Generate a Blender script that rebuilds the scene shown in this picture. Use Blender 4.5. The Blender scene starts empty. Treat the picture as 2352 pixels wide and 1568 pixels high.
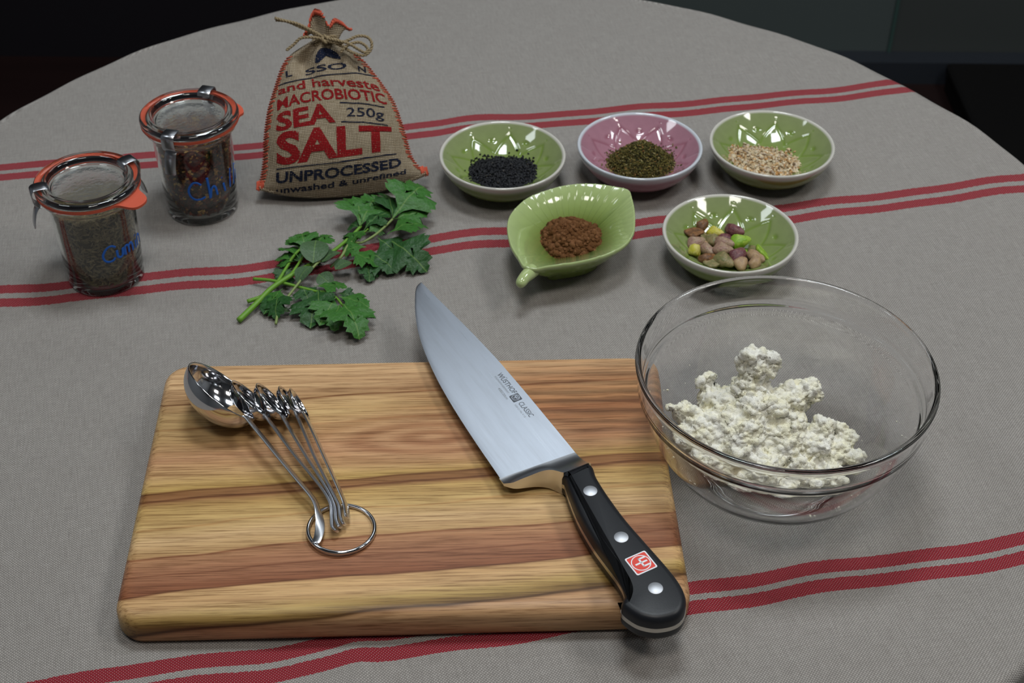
import bpy, bmesh, math, random
import numpy as np
from mathutils import Vector, Matrix

random.seed(7); rng = np.random.default_rng(11)
sc = bpy.context.scene
col = sc.collection

# ------------------------------------------------------------------ camera
# metres; z = 0 is the table top, the camera stands 0.65 m above it
PITCH, ROLL, FOC = 0.6946, 0.0094, 3365.27
cam_d = bpy.data.cameras.new('camera'); cam = bpy.data.objects.new('camera', cam_d); col.objects.link(cam)
cam_d.sensor_fit = 'HORIZONTAL'; cam_d.sensor_width = 36.0; cam_d.lens = FOC / 2352 * 36
cam_d.clip_start = 0.02; cam_d.clip_end = 50
cam_d.dof.use_dof = True; cam_d.dof.focus_distance = 0.86; cam_d.dof.aperture_fstop = 19
r0 = Vector((1, 0, 0)); d0 = -Vector((0, math.sin(PITCH), math.cos(PITCH))); fw = Vector((0, math.cos(PITCH), -math.sin(PITCH)))
rt = r0 * math.cos(ROLL) - d0 * math.sin(ROLL); dn = r0 * math.sin(ROLL) + d0 * math.cos(ROLL)
up = -dn; bk = -fw
cam.matrix_world = Matrix(((rt.x, up.x, bk.x, 0), (rt.y, up.y, bk.y, 0), (rt.z, up.z, bk.z, 0.65), (0, 0, 0, 1)))
sc.camera = cam

# ------------------------------------------------------------------ world, lights, exposure
w = bpy.data.worlds.new('world'); sc.world = w; w.use_nodes = True
w.node_tree.nodes['Background'].inputs[0].default_value = (0.86, 0.95, 1.0, 1)
w.node_tree.nodes['Background'].inputs[1].default_value = 0.03
CEIL = 1.75
def ceiling_lamp(x, y, power, sx=0.42, sy=0.32, tint=(0.89, 0.96, 1.0)):
    l = bpy.data.lights.new('ceiling_lamp', 'AREA'); l.shape = 'RECTANGLE'; l.size = sx; l.size_y = sy
    l.energy = power; l.color = tint
    o = bpy.data.objects.new('ceiling_lamp', l); col.objects.link(o); o.location = (x, y, CEIL - 0.01)
for x, y, p in ((0.0, 0.05, 8.5), (0.05, 1.02, 14.0), (1.35, 0.45, 10.0), (1.15, 1.25, 11.0), (-1.15, 0.95, 5.0)):
    ceiling_lamp(x, y, p, tint=(1.0, 0.96, 0.90) if y < 0.5 else (0.89, 0.96, 1.0))
ceiling_lamp(0.1, 2.2, 3.6, 1.1, 0.5)
sc.view_settings.view_transform = 'Standard'; sc.view_settings.look = 'None'
sc.view_settings.exposure = -0.22; sc.view_settings.gamma = 1.0
try: sc.view_settings.use_curve_mapping = False
except Exception: pass
try:
    sc.cycles.max_bounces = 16; sc.cycles.transmission_bounces = 14; sc.cycles.glossy_bounces = 8
    sc.cycles.transparent_max_bounces = 12; sc.cycles.caustics_refractive = True; sc.cycles.caustics_reflective = True
    sc.cycles.blur_glossy = 0.3; sc.cycles.sample_clamp_indirect = 6.0
except Exception: pass

# ------------------------------------------------------------------ helpers
def tag(o, label=None, cat=None, group=None, kind=None):
    if label: o['label'] = label
    if cat: o['category'] = cat
    if group: o['group'] = group
    if kind: o['kind'] = kind
    return o
def mesh(name, V, F, smooth=True, uv=None, colr=None):
    me = bpy.data.meshes.new(name)
    me.from_pydata([tuple(map(float, v)) for v in V], [], [tuple(map(int, f)) for f in F])
    if smooth: me.polygons.foreach_set('use_smooth', np.ones(len(me.polygons), dtype=bool))
    if uv is not None:
        lay = me.uv_layers.new(name='UVMap'); idx = np.zeros(len(me.loops), dtype=np.int32); me.loops.foreach_get('vertex_index', idx)
        lay.data.foreach_set('uv', np.asarray(uv, dtype=np.float32)[idx].ravel())
    if colr is not None:
        a = me.color_attributes.new('tint', 'FLOAT_COLOR', 'POINT'); c = np.ones((len(V), 4), dtype=np.float32)
        c[:, :3] = np.asarray(colr, dtype=np.float32)[:, :3]; a.data.foreach_set('color', c.ravel())
    me.update(); return me
def add(name, me, mat=None, parent=None, loc=None, rot=None):
    o = bpy.data.objects.new(name, me); col.objects.link(o)
    if mat is not None and not me.materials:
        for m in (mat if isinstance(mat, (list, tuple)) else [mat]): me.materials.append(m)
    if parent is not None: o.parent = parent
    if loc is not None: o.location = loc
    if rot is not None: o.rotation_euler = rot
    return o
def mk(name, V, F, mat, parent=None, smooth=True, uv=None, colr=None, loc=None, rot=None):
    return add(name, mesh(name, V, F, smooth, uv, colr), mat, parent, loc, rot)
def empty(name, loc=(0, 0, 0), rot=(0, 0, 0)):
    o = bpy.data.objects.new(name, None); col.objects.link(o); o.location = loc; o.rotation_euler = rot
    o.empty_display_size = 0.02; return o
def sharp(o, deg=40):
    me = o.data
    try: me.set_sharp_from_angle(angle=math.radians(deg))
    except Exception: pass
    return o
def spline(xs, ys):
    xs = np.asarray(xs, float); ys = np.asarray(ys, float); n = len(xs); h = np.diff(xs); d = np.diff(ys) / h
    m = np.zeros(n); m[0] = d[0]; m[-1] = d[-1]
    for i in range(1, n - 1):
        m[i] = 0 if d[i-1] * d[i] <= 0 else (h[i-1] + h[i]) * 3 / ((2*h[i] + h[i-1]) / d[i-1] + (h[i] + 2*h[i-1]) / d[i])
    def f(x):
        x = np.clip(np.asarray(x, float), xs[0], xs[-1]); i = np.clip(np.searchsorted(xs, x) - 1, 0, n - 2)
        t = (x - xs[i]) / h[i]
        return ((2*t**3 - 3*t**2 + 1) * ys[i] + (t**3 - 2*t**2 + t) * h[i] * m[i] + (-2*t**3 + 3*t**2) * ys[i+1] + (t**3 - t**2) * h[i] * m[i+1])
    return f
def catmull(P, k=8, closed=False):
    P = np.asarray(P, float); n = len(P); out = []
    for i in range(n if closed else n - 1):
        g = (lambda j: P[j % n]) if closed else (lambda j: P[min(max(j, 0), n - 1)])
        p0, p1, p2, p3 = g(i-1), g(i), g(i+1), g(i+2)
        for j in range(k):
            t = j / k
            out.append(0.5 * ((2*p1) + (-p0+p2)*t + (2*p0-5*p1+4*p2-p3)*t*t + (-p0+3*p1-3*p2+p3)*t**3))
    if not closed: out.append(P[-1])
    return np.array(out)
def lathe(prof, seg=96, closed=True):
    """profile of (r, z); closed profile makes a solid shell; points on the axis collapse"""
    V = []; rings = []
    for r, z in prof:
        if r < 1e-7: rings.append([len(V)]); V.append((0, 0, z))
        else:
            rings.append(list(range(len(V), len(V) + seg)))
            for k in range(seg):
                a = 2*math.pi*k/seg; V.append((r*math.cos(a), r*math.sin(a), z))
    F = []; n = len(rings)
    for i in range(n if closed else n - 1):
        A, B = rings[i], rings[(i+1) % n]
        if len(A) == 1 and len(B) == 1: continue
        for k in range(seg):
            k2 = (k+1) % seg
            if len(A) == 1: F.append((A[0], B[k2], B[k]))
            elif len(B) == 1: F.append((A[k], A[k2], B[0]))
            else: F.append((A[k], A[k2], B[k2], B[k]))
    return V, F
def tube(P, rad, seg=10, cap=True, closed=False):
    P = np.asarray(P, float); n = len(P); rad = np.full(n, rad) if np.isscalar(rad) else np.asarray(rad, float)
    T = np.roll(P, -1, 0) - np.roll(P, 1, 0) if closed else np.gradient(P, axis=0)
    T /= np.linalg.norm(T, axis=1)[:, None] + 1e-12
    a = np.array([0, 0, 1.0]) if abs(T[0][2]) < 0.9 else np.array([1.0, 0, 0])
    N = np.cross(T[0], a); N /= np.linalg.norm(N); V = []
    for i in range(n):
        N = N - T[i] * (N @ T[i]); N /= np.linalg.norm(N) + 1e-12; B = np.cross(T[i], N)
        for k in range(seg):
            t = 2*math.pi*k/seg; V.append(P[i] + rad[i] * (math.cos(t) * N + math.sin(t) * B))
    F = []
    for i in range(n if closed else n - 1):
        for k in range(seg):
            k2 = (k+1) % seg; j = (i+1) % n
            F.append((i*seg+k, i*seg+k2, j*seg+k2, j*seg+k))
    if cap and not closed:
        F.append(tuple(range(seg-1, -1, -1))); F.append(tuple((n-1)*seg + k for k in range(seg)))
    return V, F
def ribbon(P, Wd, width, thick):
    """flat strip swept along P, Wd the width direction at each point"""
    P = np.asarray(P, float); Wd = np.asarray(Wd, float); n = len(P)
    width = np.full(n, width) if np.isscalar(width) else np.asarray(width)
    T = np.gradient(P, axis=0); T /= np.linalg.norm(T, axis=1)[:, None]; V = []; F = []
    e = 0.3
    for i in range(n):
        wd = Wd[i] - T[i]*(Wd[i] @ T[i]); wd /= np.linalg.norm(wd); nn = np.cross(T[i], wd)
        h = width[i]/2; t = thick/2
        for (a, b) in ((-h, -t*e), (-h+t, -t), (h-t, -t), (h, -t*e), (h, t*e), (h-t, t), (-h+t, t), (-h, t*e)):
            V.append(P[i] + wd*a + nn*b)
    for i in range(n-1):
        for k in range(8):
            k2 = (k+1) % 8; F.append((i*8+k, i*8+k2, (i+1)*8+k2, (i+1)*8+k))
    F.append(tuple(range(7, -1, -1))); F.append(tuple((n-1)*8+k for k in range(8)))
    return V, F
def join(parts):
    V = []; F = []
    for v, f in parts:
        o = len(V); V.extend([tuple(p) for p in v]); F.extend([tuple(i+o for i in q) for q in f])
    return V, F
def box(x0, x1, y0, y1, z0, z1):
    V = [(x, y, z) for z in (z0, z1) for y in (y0, y1) for x in (x0, x1)]
    return V, [(0, 2, 3, 1), (4, 5, 7, 6), (0, 1, 5, 4), (2, 6, 7, 3), (0, 4, 6, 2), (1, 3, 7, 5)]
def inset_solid(outline, rings, cap_bottom=True):
    """outline (n,2) counter-clockwise; rings = [(inset, z)...] from bottom to top, capped"""
    P = np.asarray(outline, float); n = len(P); T = np.roll(P, -1, 0) - np.roll(P, 1, 0); T /= np.linalg.norm(T, axis=1)[:, None]
    Nn = np.stack([-T[:, 1], T[:, 0]], 1); V = []; F = []
    for d, z in rings:
        for p, q in zip(P, Nn): V.append((*(p + q*d), z))
    for i in range(len(rings)-1):
        for k in range(n):
            k2 = (k+1) % n; F.append((i*n+k, i*n+k2, (i+1)*n+k2, (i+1)*n+k))
    if cap_bottom: F.append(tuple(range(n-1, -1, -1)))
    F.append(tuple((len(rings)-1)*n + k for k in range(n)))
    return V, F
def glyphs(s, bold=0.0, sub=0.0, fs=1.0):
    """text as a flat triangle mesh, bounding box scaled to 0..1 in x; y kept with cap height about 1 (baseline 0)"""
    cu = bpy.data.curves.new('lettering', 'FONT'); cu.body = s; cu.offset = bold; cu.resolution_u = 3
    o = bpy.data.objects.new('lettering', cu); col.objects.link(o)
    dg = bpy.context.evaluated_depsgraph_get(); dg.update()
    me = bpy.data.meshes.new_from_object(o.evaluated_get(dg))
    bm = bmesh.new(); bm.from_mesh(me); bmesh.ops.remove_doubles(bm, verts=bm.verts, dist=1e-5); bmesh.ops.triangulate(bm, faces=bm.faces)
    if sub > 0:
        for _ in range(4):
            ed = [e for e in bm.edges if e.calc_length() > sub]
            if not ed: break
            bmesh.ops.subdivide_edges(bm, edges=ed, cuts=1, use_grid_fill=False); bmesh.ops.triangulate(bm, faces=bm.faces)
    V = np.array([v.co[:] for v in bm.verts]); bm.verts.index_update(); F = [tuple(v.index for v in f.verts) for f in bm.faces]
    bm.free(); bpy.data.objects.remove(o); bpy.data.curves.remove(cu); bpy.data.meshes.remove(me)
    V[:, 0] -= V[:, 0].min(); V[:, 0] /= V[:, 0].max()
    return V[:, :2], F
CAPH = 0.73
def scatter(templates, items):
    """items: (template index, 3x3 matrix, position, colour) -> V, F, colours of one joined mesh"""
    V = []; F = []; C = []; o = 0
    for ti, Mx, p, c in items:
        tv, tf = templates[ti]; v = tv @ Mx.T + p; V.append(v); F.extend([tuple(i+o for i in f) for f in tf])
        C.append(np.tile(c, (len(v), 1))); o += len(v)
    return np.concatenate(V), F, np.concatenate(C)
def rand_rot():
    q = rng.normal(size=4); q /= np.linalg.norm(q); a, b, c, d = q
    return np.array([[a*a+b*b-c*c-d*d, 2*(b*c-a*d), 2*(b*d+a*c)], [2*(b*c+a*d), a*a-b*b+c*c-d*d, 2*(c*d-a*b)], [2*(b*d-a*c), 2*(c*d+a*b), a*a-b*b-c*c+d*d]])
def frame(x, nrm):
    x = np.asarray(x, float); nrm = np.asarray(nrm, float); x = x/np.linalg.norm(x); y = np.cross(nrm, x); y /= np.linalg.norm(y); z = np.cross(x, y)
    return np.stack([x, y, z], 1)
def spindle(L, r, seg=6, flat=1.0, prof=((-1, .0), (-.72, .62), (-.2, 1), (.3, .95), (.75, .55), (1, 0))):
    V = []; rings = []
    for x, s in prof:
        if s == 0: rings.append([len(V)]); V.append((x*L/2, 0, 0))
        else:
            rings.append(list(range(len(V), len(V)+seg)))
            for k in range(seg):
                a = 2*math.pi*k/seg; V.append((x*L/2, s*r*math.cos(a), s*r*flat*math.sin(a)))
    F = []
    for A, B in zip(rings, rings[1:]):
        for k in range(seg):
            k2 = (k+1) % seg
            if len(A) == 1: F.append((A[0], B[k], B[k2]))
            elif len(B) == 1: F.append((A[k], B[0], A[k2]))
            else: F.append((A[k], B[k], B[k2], A[k2]))
    return np.array(V), F
def ico(sub=1, jitter=0.0, scale=(1, 1, 1), seed=0):
    bm = bmesh.new(); bmesh.ops.create_icosphere(bm, subdivisions=sub, radius=1.0)
    r = np.random.default_rng(seed); V = np.array([v.co[:] for v in bm.verts]); V *= (1 + jitter * r.normal(size=(len(V), 1)))
    V *= np.array(scale); F = [tuple(v.index for v in f.verts) for f in bm.faces]; bm.free(); return V, F

# ------------------------------------------------------------------ materials
class Mat:
    def __init__(s, name, color=(.5, .5, .5), rough=.5, metal=0.0, spec=.5, trans=0.0, ior=1.45, coat=0.0):
        s.m = bpy.data.materials.new(name); s.m.use_nodes = True; s.nt = s.m.node_tree; s.b = s.nt.nodes['Principled BSDF']
        i = s.b.inputs; i['Base Color'].default_value = (*color, 1); i['Roughness'].default_value = rough; i['Metallic'].default_value = metal
        i['Specular IOR Level'].default_value = spec; i['Transmission Weight'].default_value = trans; i['IOR'].default_value = ior; i['Coat Weight'].default_value = coat
    def n(s, t, **kw):
        nd = s.nt.nodes.new('ShaderNode' + t)
        for k, v in kw.items(): setattr(nd, k, v)
        return nd
    def l(s, a, b): s.nt.links.new(a, b)
    def math(s, op, a, b=None, c=None, clamp=False):
        nd = s.n('Math', operation=op, use_clamp=clamp)
        for k, v in enumerate((a, b, c)):
            if v is None: continue
            if isinstance(v, (int, float)): nd.inputs[k].default_value = v
            else: s.l(v, nd.inputs[k])
        return nd.outputs[0]
    def mix(s, fac, a, b, mode='MIX'):
        nd = s.n('Mix', data_type='RGBA', blend_type=mode)
        for k, v in ((0, fac), (6, a), (7, b)):
            if isinstance(v, (int, float)): nd.inputs[k].default_value = v
            elif isinstance(v, tuple): nd.inputs[k].default_value = (*v[:3], 1)
            else: s.l(v, nd.inputs[k])
        return nd.outputs[2]
    def noise(s, scale, detail=3, rough=.55, vec=None, dist=0.0):
        nd = s.n('TexNoise'); nd.inputs['Scale'].default_value = scale; nd.inputs['Detail'].default_value = detail
        nd.inputs['Roughness'].default_value = rough; nd.inputs['Distortion'].default_value = dist
        if vec is not None: s.l(vec, nd.inputs['Vector'])
        return nd
    def coord(s, which='Object'): return s.n('TexCoord').outputs[which]
    def mapped(s, vec, scale=(1, 1, 1), loc=(0, 0, 0), rot=(0, 0, 0)):
        nd = s.n('Mapping'); nd.inputs['Scale'].default_value = scale; nd.inputs['Location'].default_value = loc; nd.inputs['Rotation'].default_value = rot
        s.l(vec, nd.inputs['Vector']); return nd.outputs[0]
    def ramp(s, fac, stops, interp='LINEAR'):
        nd = s.n('ValToRGB'); nd.color_ramp.interpolation = interp; e = nd.color_ramp.elements
        while len(e) < len(stops): e.new(0.5)
        for k, (p, c) in enumerate(stops): e[k].position = p; e[k].color = (*c[:3], 1)
        s.l(fac, nd.inputs[0]); return nd.outputs[0]
    def bump(s, h, strength=.5, dist=.001, nrm=None):
        nd = s.n('Bump'); nd.inputs['Strength'].default_value = strength; nd.inputs['Distance'].default_value = dist; s.l(h, nd.inputs['Height'])
        if nrm is not None: s.l(nrm, nd.inputs['Normal'])
        return nd.outputs[0]
    def color(s, c): s.l(c, s.b.inputs['Base Color'])
    def normal(s, nrm): s.l(nrm, s.b.inputs['Normal'])
def tinted(name, rough=.7, spec=.3, bump=0.0, bscale=900, sss=0.0):
    m = Mat(name, rough=rough, spec=spec); a = m.n('VertexColor', layer_name='tint'); nz = m.noise(bscale, 3, vec=m.coord())
    m.color(m.mix(.45, a.outputs[0], m.ramp(nz.outputs[0], [(.3, (.35, .35, .35)), (.7, (1, 1, 1))]), 'MULTIPLY'))
    if bump: m.normal(m.bump(nz.outputs[0], bump, .0006))
    if sss:
        m.b.inputs['Subsurface Weight'].default_value = sss; m.b.inputs['Subsurface Radius'].default_value = (.004, .003, .002)
    return m.m

def weave(m, uv, t, ripple=0.12):
    """plain weave of thread pitch t: returns (bump height 0..1, parity -1..1)"""
    nz = m.noise(90, 2, vec=uv); sep = m.n('SeparateXYZ'); m.l(uv, sep.inputs[0])
    wob = m.math('MULTIPLY', m.math('SUBTRACT', nz.outputs[0], .5), t * 6 * ripple)
    u = m.math('ADD', sep.outputs[0], wob); v = m.math('ADD', sep.outputs[1], wob)
    su = m.math('SINE', m.math('MULTIPLY', u, math.pi / t)); sv = m.math('SINE', m.math('MULTIPLY', v, math.pi / t))
    p = m.math('MULTIPLY', su, sv); return m.math('POWER', m.math('ABSOLUTE', p), .8), p, sep

def cloth_material():
    m = Mat('linen', rough=.9, spec=.25); uv = m.n('UVMap', uv_map='UVMap').outputs[0]
    h, par, sep = weave(m, uv, .00095, .10)
    tu = m.noise(1, 2, vec=m.mapped(uv, (60, 1400, 1))); tv = m.noise(1, 2, vec=m.mapped(uv, (1400, 60, 1)))
    blot = m.noise(22, 3, vec=uv)
    slub = m.noise(1, 2, vec=m.mapped(uv, (90, 800, 1))); slub2 = m.noise(1, 2, vec=m.mapped(uv, (800, 90, 1)))
    thr = m.math('MULTIPLY', m.math('ADD', m.math('ADD', tu.outputs[0], tv.outputs[0]), m.math('ADD', slub.outputs[0], slub2.outputs[0])), .25)
    thr = m.ramp(thr, [(.34, (0, 0, 0)), (.66, (1, 1, 1))])
    light = m.mix(thr, (.385, .357, .332), (.64, .602, .565)); light = m.mix(m.math('MULTIPLY', blot.outputs[0], .30), light, (.41, .372, .342))
    gap = (.060, .053, .046)
    spot = m.math('MULTIPLY', m.math('SUBTRACT', m.math('ADD', m.math('MULTIPLY', par, -1.0), m.math('MULTIPLY', tu.outputs[0], .35)), .62), 3.2, clamp=True)
    cov = m.math('MULTIPLY', m.math('MULTIPLY_ADD', h, .75, .38, clamp=True), m.math('SUBTRACT', 1.0, m.math('MULTIPLY', spot, .72)))
    base = m.mix(cov, gap, light)
    # two red lines per band, v measured across the bands
    v = sep.outputs[1]; edge = m.noise(1, 2, vec=m.mapped(uv, (700, 130, 1)))
    ve = m.math('ADD', v, m.math('MULTIPLY', m.math('SUBTRACT', edge.outputs[0], .5), .0022))
    tot = None
    for c in STRIPES:
        d = m.math('ABSOLUTE', m.math('SUBTRACT', ve, c)); k = m.math('LESS_THAN', d, .0049)
        tot = k if tot is None else m.math('MAXIMUM', tot, k)
    dots = m.math('MULTIPLY', m.math('GREATER_THAN', par, .55), .55)
    red = m.mix(m.math('MULTIPLY_ADD', h, .85, .12, clamp=True), (.13, .008, .014), m.mix(tu.outputs[0], (.32, .012, .026), (.50, .03, .05)))
    red = m.mix(dots, red, (.55, .36, .34))
    m.color(m.mix(tot, base, red))
    m.normal(m.bump(h, .75, .0005)); m.b.inputs['Sheen Weight'].default_value = .03; m.b.inputs['Sheen Roughness'].default_value = .5
    m.b.inputs['Sheen Tint'].default_value = (.8, .9, 1, 1)
    return m.m

steel = Mat('polished_steel', (.62, .62, .64), .09, 1.0).m
def brushed():
    m = Mat('brushed_blade_steel', (.70, .72, .76), .30, 1.0); o = m.coord()
    nz = m.noise(1, 3, vec=m.mapped(o, (18, 900, 900))); bl = m.noise(1, 4, vec=m.mapped(o, (16, 160, 1)), rough=.6)
    m.color(m.mix(m.ramp(bl.outputs[0], [(.45, (0, 0, 0)), (.75, (.55, .55, .55))]), (.68, .73, .82), (.54, .57, .63)))
    m.l(m.math('MULTIPLY_ADD', nz.outputs[0], .12, .24), m.b.inputs['Roughness']); m.normal(m.bump(nz.outputs[0], .12, .0002)); return m.m
blade_mat = brushed()
satin = Mat('satin_steel', (.66, .67, .70), .30, 1.0).m
tang_mat = Mat('tang_steel', (.55, .52, .47), .32, 1.0).m
clip_mat = Mat('spring_steel', (.48, .49, .52), .28, 1.0).m
rivet_mat = Mat('rivet_steel', (.60, .62, .66), .55, 1.0).m
engrave = Mat('etched_steel', (.13, .14, .16), .5, .6).m
engrave2 = Mat('faint_etching', (.33, .35, .38), .45, .8).m
def handle_material():
    m = Mat('black_handle', (.010, .011, .014), .42, spec=.45); nz = m.noise(1400, 2, vec=m.coord()); m.normal(m.bump(nz.outputs[0], .10, .0003)); return m.m
black_plastic = handle_material()
glass = Mat('clear_glass', (1, 1, 1), 0.0, trans=1.0, ior=1.50).m
glass_green = Mat('faintly_green_glass', (.955, .985, .97), 0.0, trans=1.0, ior=1.51).m
rubber = Mat('orange_rubber', (.56, .095, .050), .48, spec=.4).m
blue_ink = Mat('blue_marker', (.02, .13, .55), .55, spec=.3).m
white_print = Mat('white_print', (.78, .80, .84), .45).m
red_print = Mat('red_print', (.72, .06, .04), .45).m

def wood_material():
    m = Mat('camphor_wood', rough=.42, spec=.35); o = m.coord()
    wv = m.noise(1, 3, vec=m.mapped(o, (5.0, 20, 20)), rough=.5); sep = m.n('SeparateXYZ'); m.l(o, sep.inputs[0])
    x, y, z = sep.outputs
    # the growth lines bend around a knot-like flame in the middle of the board
    yy = m.math('ADD', y, m.math('MULTIPLY', m.math('SUBTRACT', z, .0205), .8))
    yw = m.math('ADD', yy, m.math('MULTIPLY', m.math('SUBTRACT', wv.outputs[0], .5), .022))
    slant = m.math('MULTIPLY', x, m.math('MULTIPLY_ADD', y, .35, -.085))
    f = m.math('MULTIPLY_ADD', m.math('ADD', yw, slant), 1 / .22, .5)
    S = [(.00, (.40, .275, .165)), (.018, (.36, .235, .135)), (.028, (.13, .075, .032)), (.05, (.24, .175, .06)), (.07, (.38, .30, .125)), (.10, (.47, .35, .195)), (.145, (.46, .33, .18)), (.15, (.20, .085, .045)), (.19, (.25, .125, .075)), (.235, (.30, .165, .10)), (.275, (.36, .22, .13)), (.285, (.41, .30, .16)), (.34, (.50, .39, .235)), (.40, (.45, .355, .17)), (.445, (.40, .30, .13)), (.465, (.24, .135, .065)), (.495, (.22, .125, .055)), (.505, (.40, .31, .12)), (.55, (.43, .315, .17)), (.62, (.40, .26, .16)), (.70, (.40, .295, .155)), (.78, (.46, .36, .19)), (.84, (.45, .335, .19)), (.86, (.36, .25, .145)), (.92, (.53, .405, .255)), (.97, (.51, .385, .245)), (1.0, (.42, .30, .18))]
    c = m.ramp(f, S)
    LN = [(0.0, (1, 1, 1))]
    for p_, c_ in ((.030, (.35, .28, .22)), (.148, (.34, .19, .15)), (.212, (.62, .50, .45)), (.277, (.50, .33, .27)), (.388, (.80, .66, .58)), (.468, (.33, .20, .15)), (.497, (.40, .27, .20)), (.745, (.75, .60, .52)), (.848, (.36, .22, .16))):
        LN += [(p_ - .006, (1, 1, 1)), (p_, c_), (p_ + .0035, (1, 1, 1))]
    c = m.mix(1.0, c, m.ramp(f, LN), 'MULTIPLY')
    # reddish heartwood towards the back right
    hx = m.math('MULTIPLY_ADD', x, 9.0, .28, clamp=True); hy = m.math('SUBTRACT', 1.0, m.math('MULTIPLY', m.math('ABSOLUTE', m.math('SUBTRACT', yw, .060)), 17.0), clamp=True)
    heart = m.math('MULTIPLY', m.math('MULTIPLY', hx, hy), .9, clamp=True)
    rings = m.n('TexWave', wave_type='BANDS', bands_direction='Y'); rings.inputs['Scale'].default_value = 22; rings.inputs['Distortion'].default_value = 5; rings.inputs['Detail'].default_value = 3; rings.inputs['Detail Scale'].default_value = 1.2
    m.l(m.mapped(o, (.22, 1.6, 1.0)), rings.inputs['Vector'])
    c = m.mix(heart, c, m.mix(rings.outputs[1], (.12, .045, .026), (.33, .16, .085)))
    # flame figure
    el = m.math('SQRT', m.math('ADD', m.math('POWER', m.math('MULTIPLY', m.math('SUBTRACT', x, .015), 1.0), 2.0), m.math('POWER', m.math('MULTIPLY', m.math('SUBTRACT', y, .032), 3.6), 2.0)))
    fl = m.math('SUBTRACT', 1.0, m.math('MULTIPLY', el, 8.5), clamp=True)
    fr = m.math('SINE', m.math('MULTIPLY', m.math('ADD', el, m.math('MULTIPLY', wv.outputs[0], .05)), 230.0))
    c = m.mix(m.math('MULTIPLY', m.math('MULTIPLY', fl, 1.6, clamp=True), .75), c, m.mix(m.math('MULTIPLY_ADD', fr, .5, .5), (.29, .155, .09), (.43, .28, .175)))
    gr = m.noise(1, 4, vec=m.mapped(o, (30, 1100, 700)), rough=.65); g2 = m.noise(1, 3, vec=m.mapped(o, (9, 260, 200)))
    c = m.mix(.8, c, m.ramp(gr.outputs[0], [(.36, (.48, .40, .32)), (.50, (1.0, .98, .95)), (.64, (1.16, 1.13, 1.08))]), 'MULTIPLY')
    c = m.mix(.5, c, m.ramp(g2.outputs[0], [(.32, (.62, .50, .42)), (.6, (1.12, 1.12, 1.1))]), 'MULTIPLY')
    c = m.mix(1.0, c, (1.24, 1.08, .94), 'MULTIPLY')
    m.color(c); m.normal(m.bump(gr.outputs[0], .22, .0003)); return m.m

def glaze(name, deep, mid, pale, rim):
    m = Mat(name, rough=.07, spec=.55, coat=.3); m.b.inputs['Coat Roughness'].default_value = .03
    a = m.n('VertexColor', layer_name='tint'); s = m.n('SeparateColor'); m.l(a.outputs[0], s.inputs[0]); nz = m.noise(140, 3, vec=m.coord())
    c = m.mix(s.outputs[1], pale, mid); c = m.mix(s.outputs[2], c, deep)
    c = m.mix(.25, c, m.ramp(nz.outputs[0], [(.3, (.75, .75, .75)), (.7, (1.1, 1.1, 1.1))]), 'MULTIPLY')
    m.color(m.mix(s.outputs[0], c, rim)); return m.m
STRIPES = []
# ================================================================== the setting
floor_m = Mat('dark_floor', (.016, .007, .006), .55, spec=.3)
nzf = floor_m.noise(1, 3, vec=floor_m.mapped(floor_m.coord(), (2, 14, 1))); floor_m.color(floor_m.mix(nzf.outputs[0], (.008, .003, .003), (.022, .009, .008)))
tag(mk('floor', *box(-3.2, 3.2, -2.2, 2.6, -.80, -.75), floor_m.m, smooth=False), kind='structure')
wall_l = Mat('dark_wall', (.012, .010, .013), .8, spec=.2).m
wall_g = Mat('grey_green_glass_wall', (.082, .100, .098), .35, spec=.4).m
wall_g2 = Mat('smoked_glass_wall', (.060, .066, .064), .35, spec=.4).m
tag(mk('wall_back', *box(-3.2, .06, 2.53, 2.60, -.75, 1.75), wall_l, smooth=False), kind='structure')
wp = tag(mk('wall_right_back', *box(.06, 3.2, 2.53, 2.60, -.75, 1.75), Mat('wall_core', (.01, .012, .012), .7).m, smooth=False), kind='structure')
for x0, x1, mm in ((.065, .708, wall_g), (.714, 1.36, wall_g2), (1.366, 2.0, wall_g2)):
    mk('glass_panel', *box(x0, x1, 2.50, 2.529, -.75, 1.74), mm, wp, smooth=False)
mk('edge_strip', *box(.708, .714, 2.495, 2.529, -.75, 1.74), Mat('glass_edge', (.045, .085, .075), .3).m, wp, smooth=False)
tag(mk('baseboard_back', *box(.06, 3.2, 2.455, 2.499, -.75, -.705), Mat('dark_skirting', (.022, .026, .034), .5).m, smooth=False), kind='structure')
ceil_m = Mat('ceiling_paint', (.50, .52, .55), .9).m
room_l = Mat('pale_wall_paint', (.42, .44, .46), .9).m
tag(mk('wall_left', *box(-2.4, -2.3, -1.7, 2.6, -.75, 1.75), room_l, smooth=False), kind='structure')
tag(mk('wall_front', *box(-2.4, 2.8, -1.8, -1.7, -.75, 1.75), room_l, smooth=False), kind='structure')
tag(mk('wall_right', *box(2.7, 2.8, -1.7, 2.6, -.75, 1.75), room_l, smooth=False), kind='structure')
tag(mk('ceiling', *box(-3.2, 3.2, -2.2, 2.6, CEIL, CEIL + .05), ceil_m, smooth=False), kind='structure')
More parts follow.
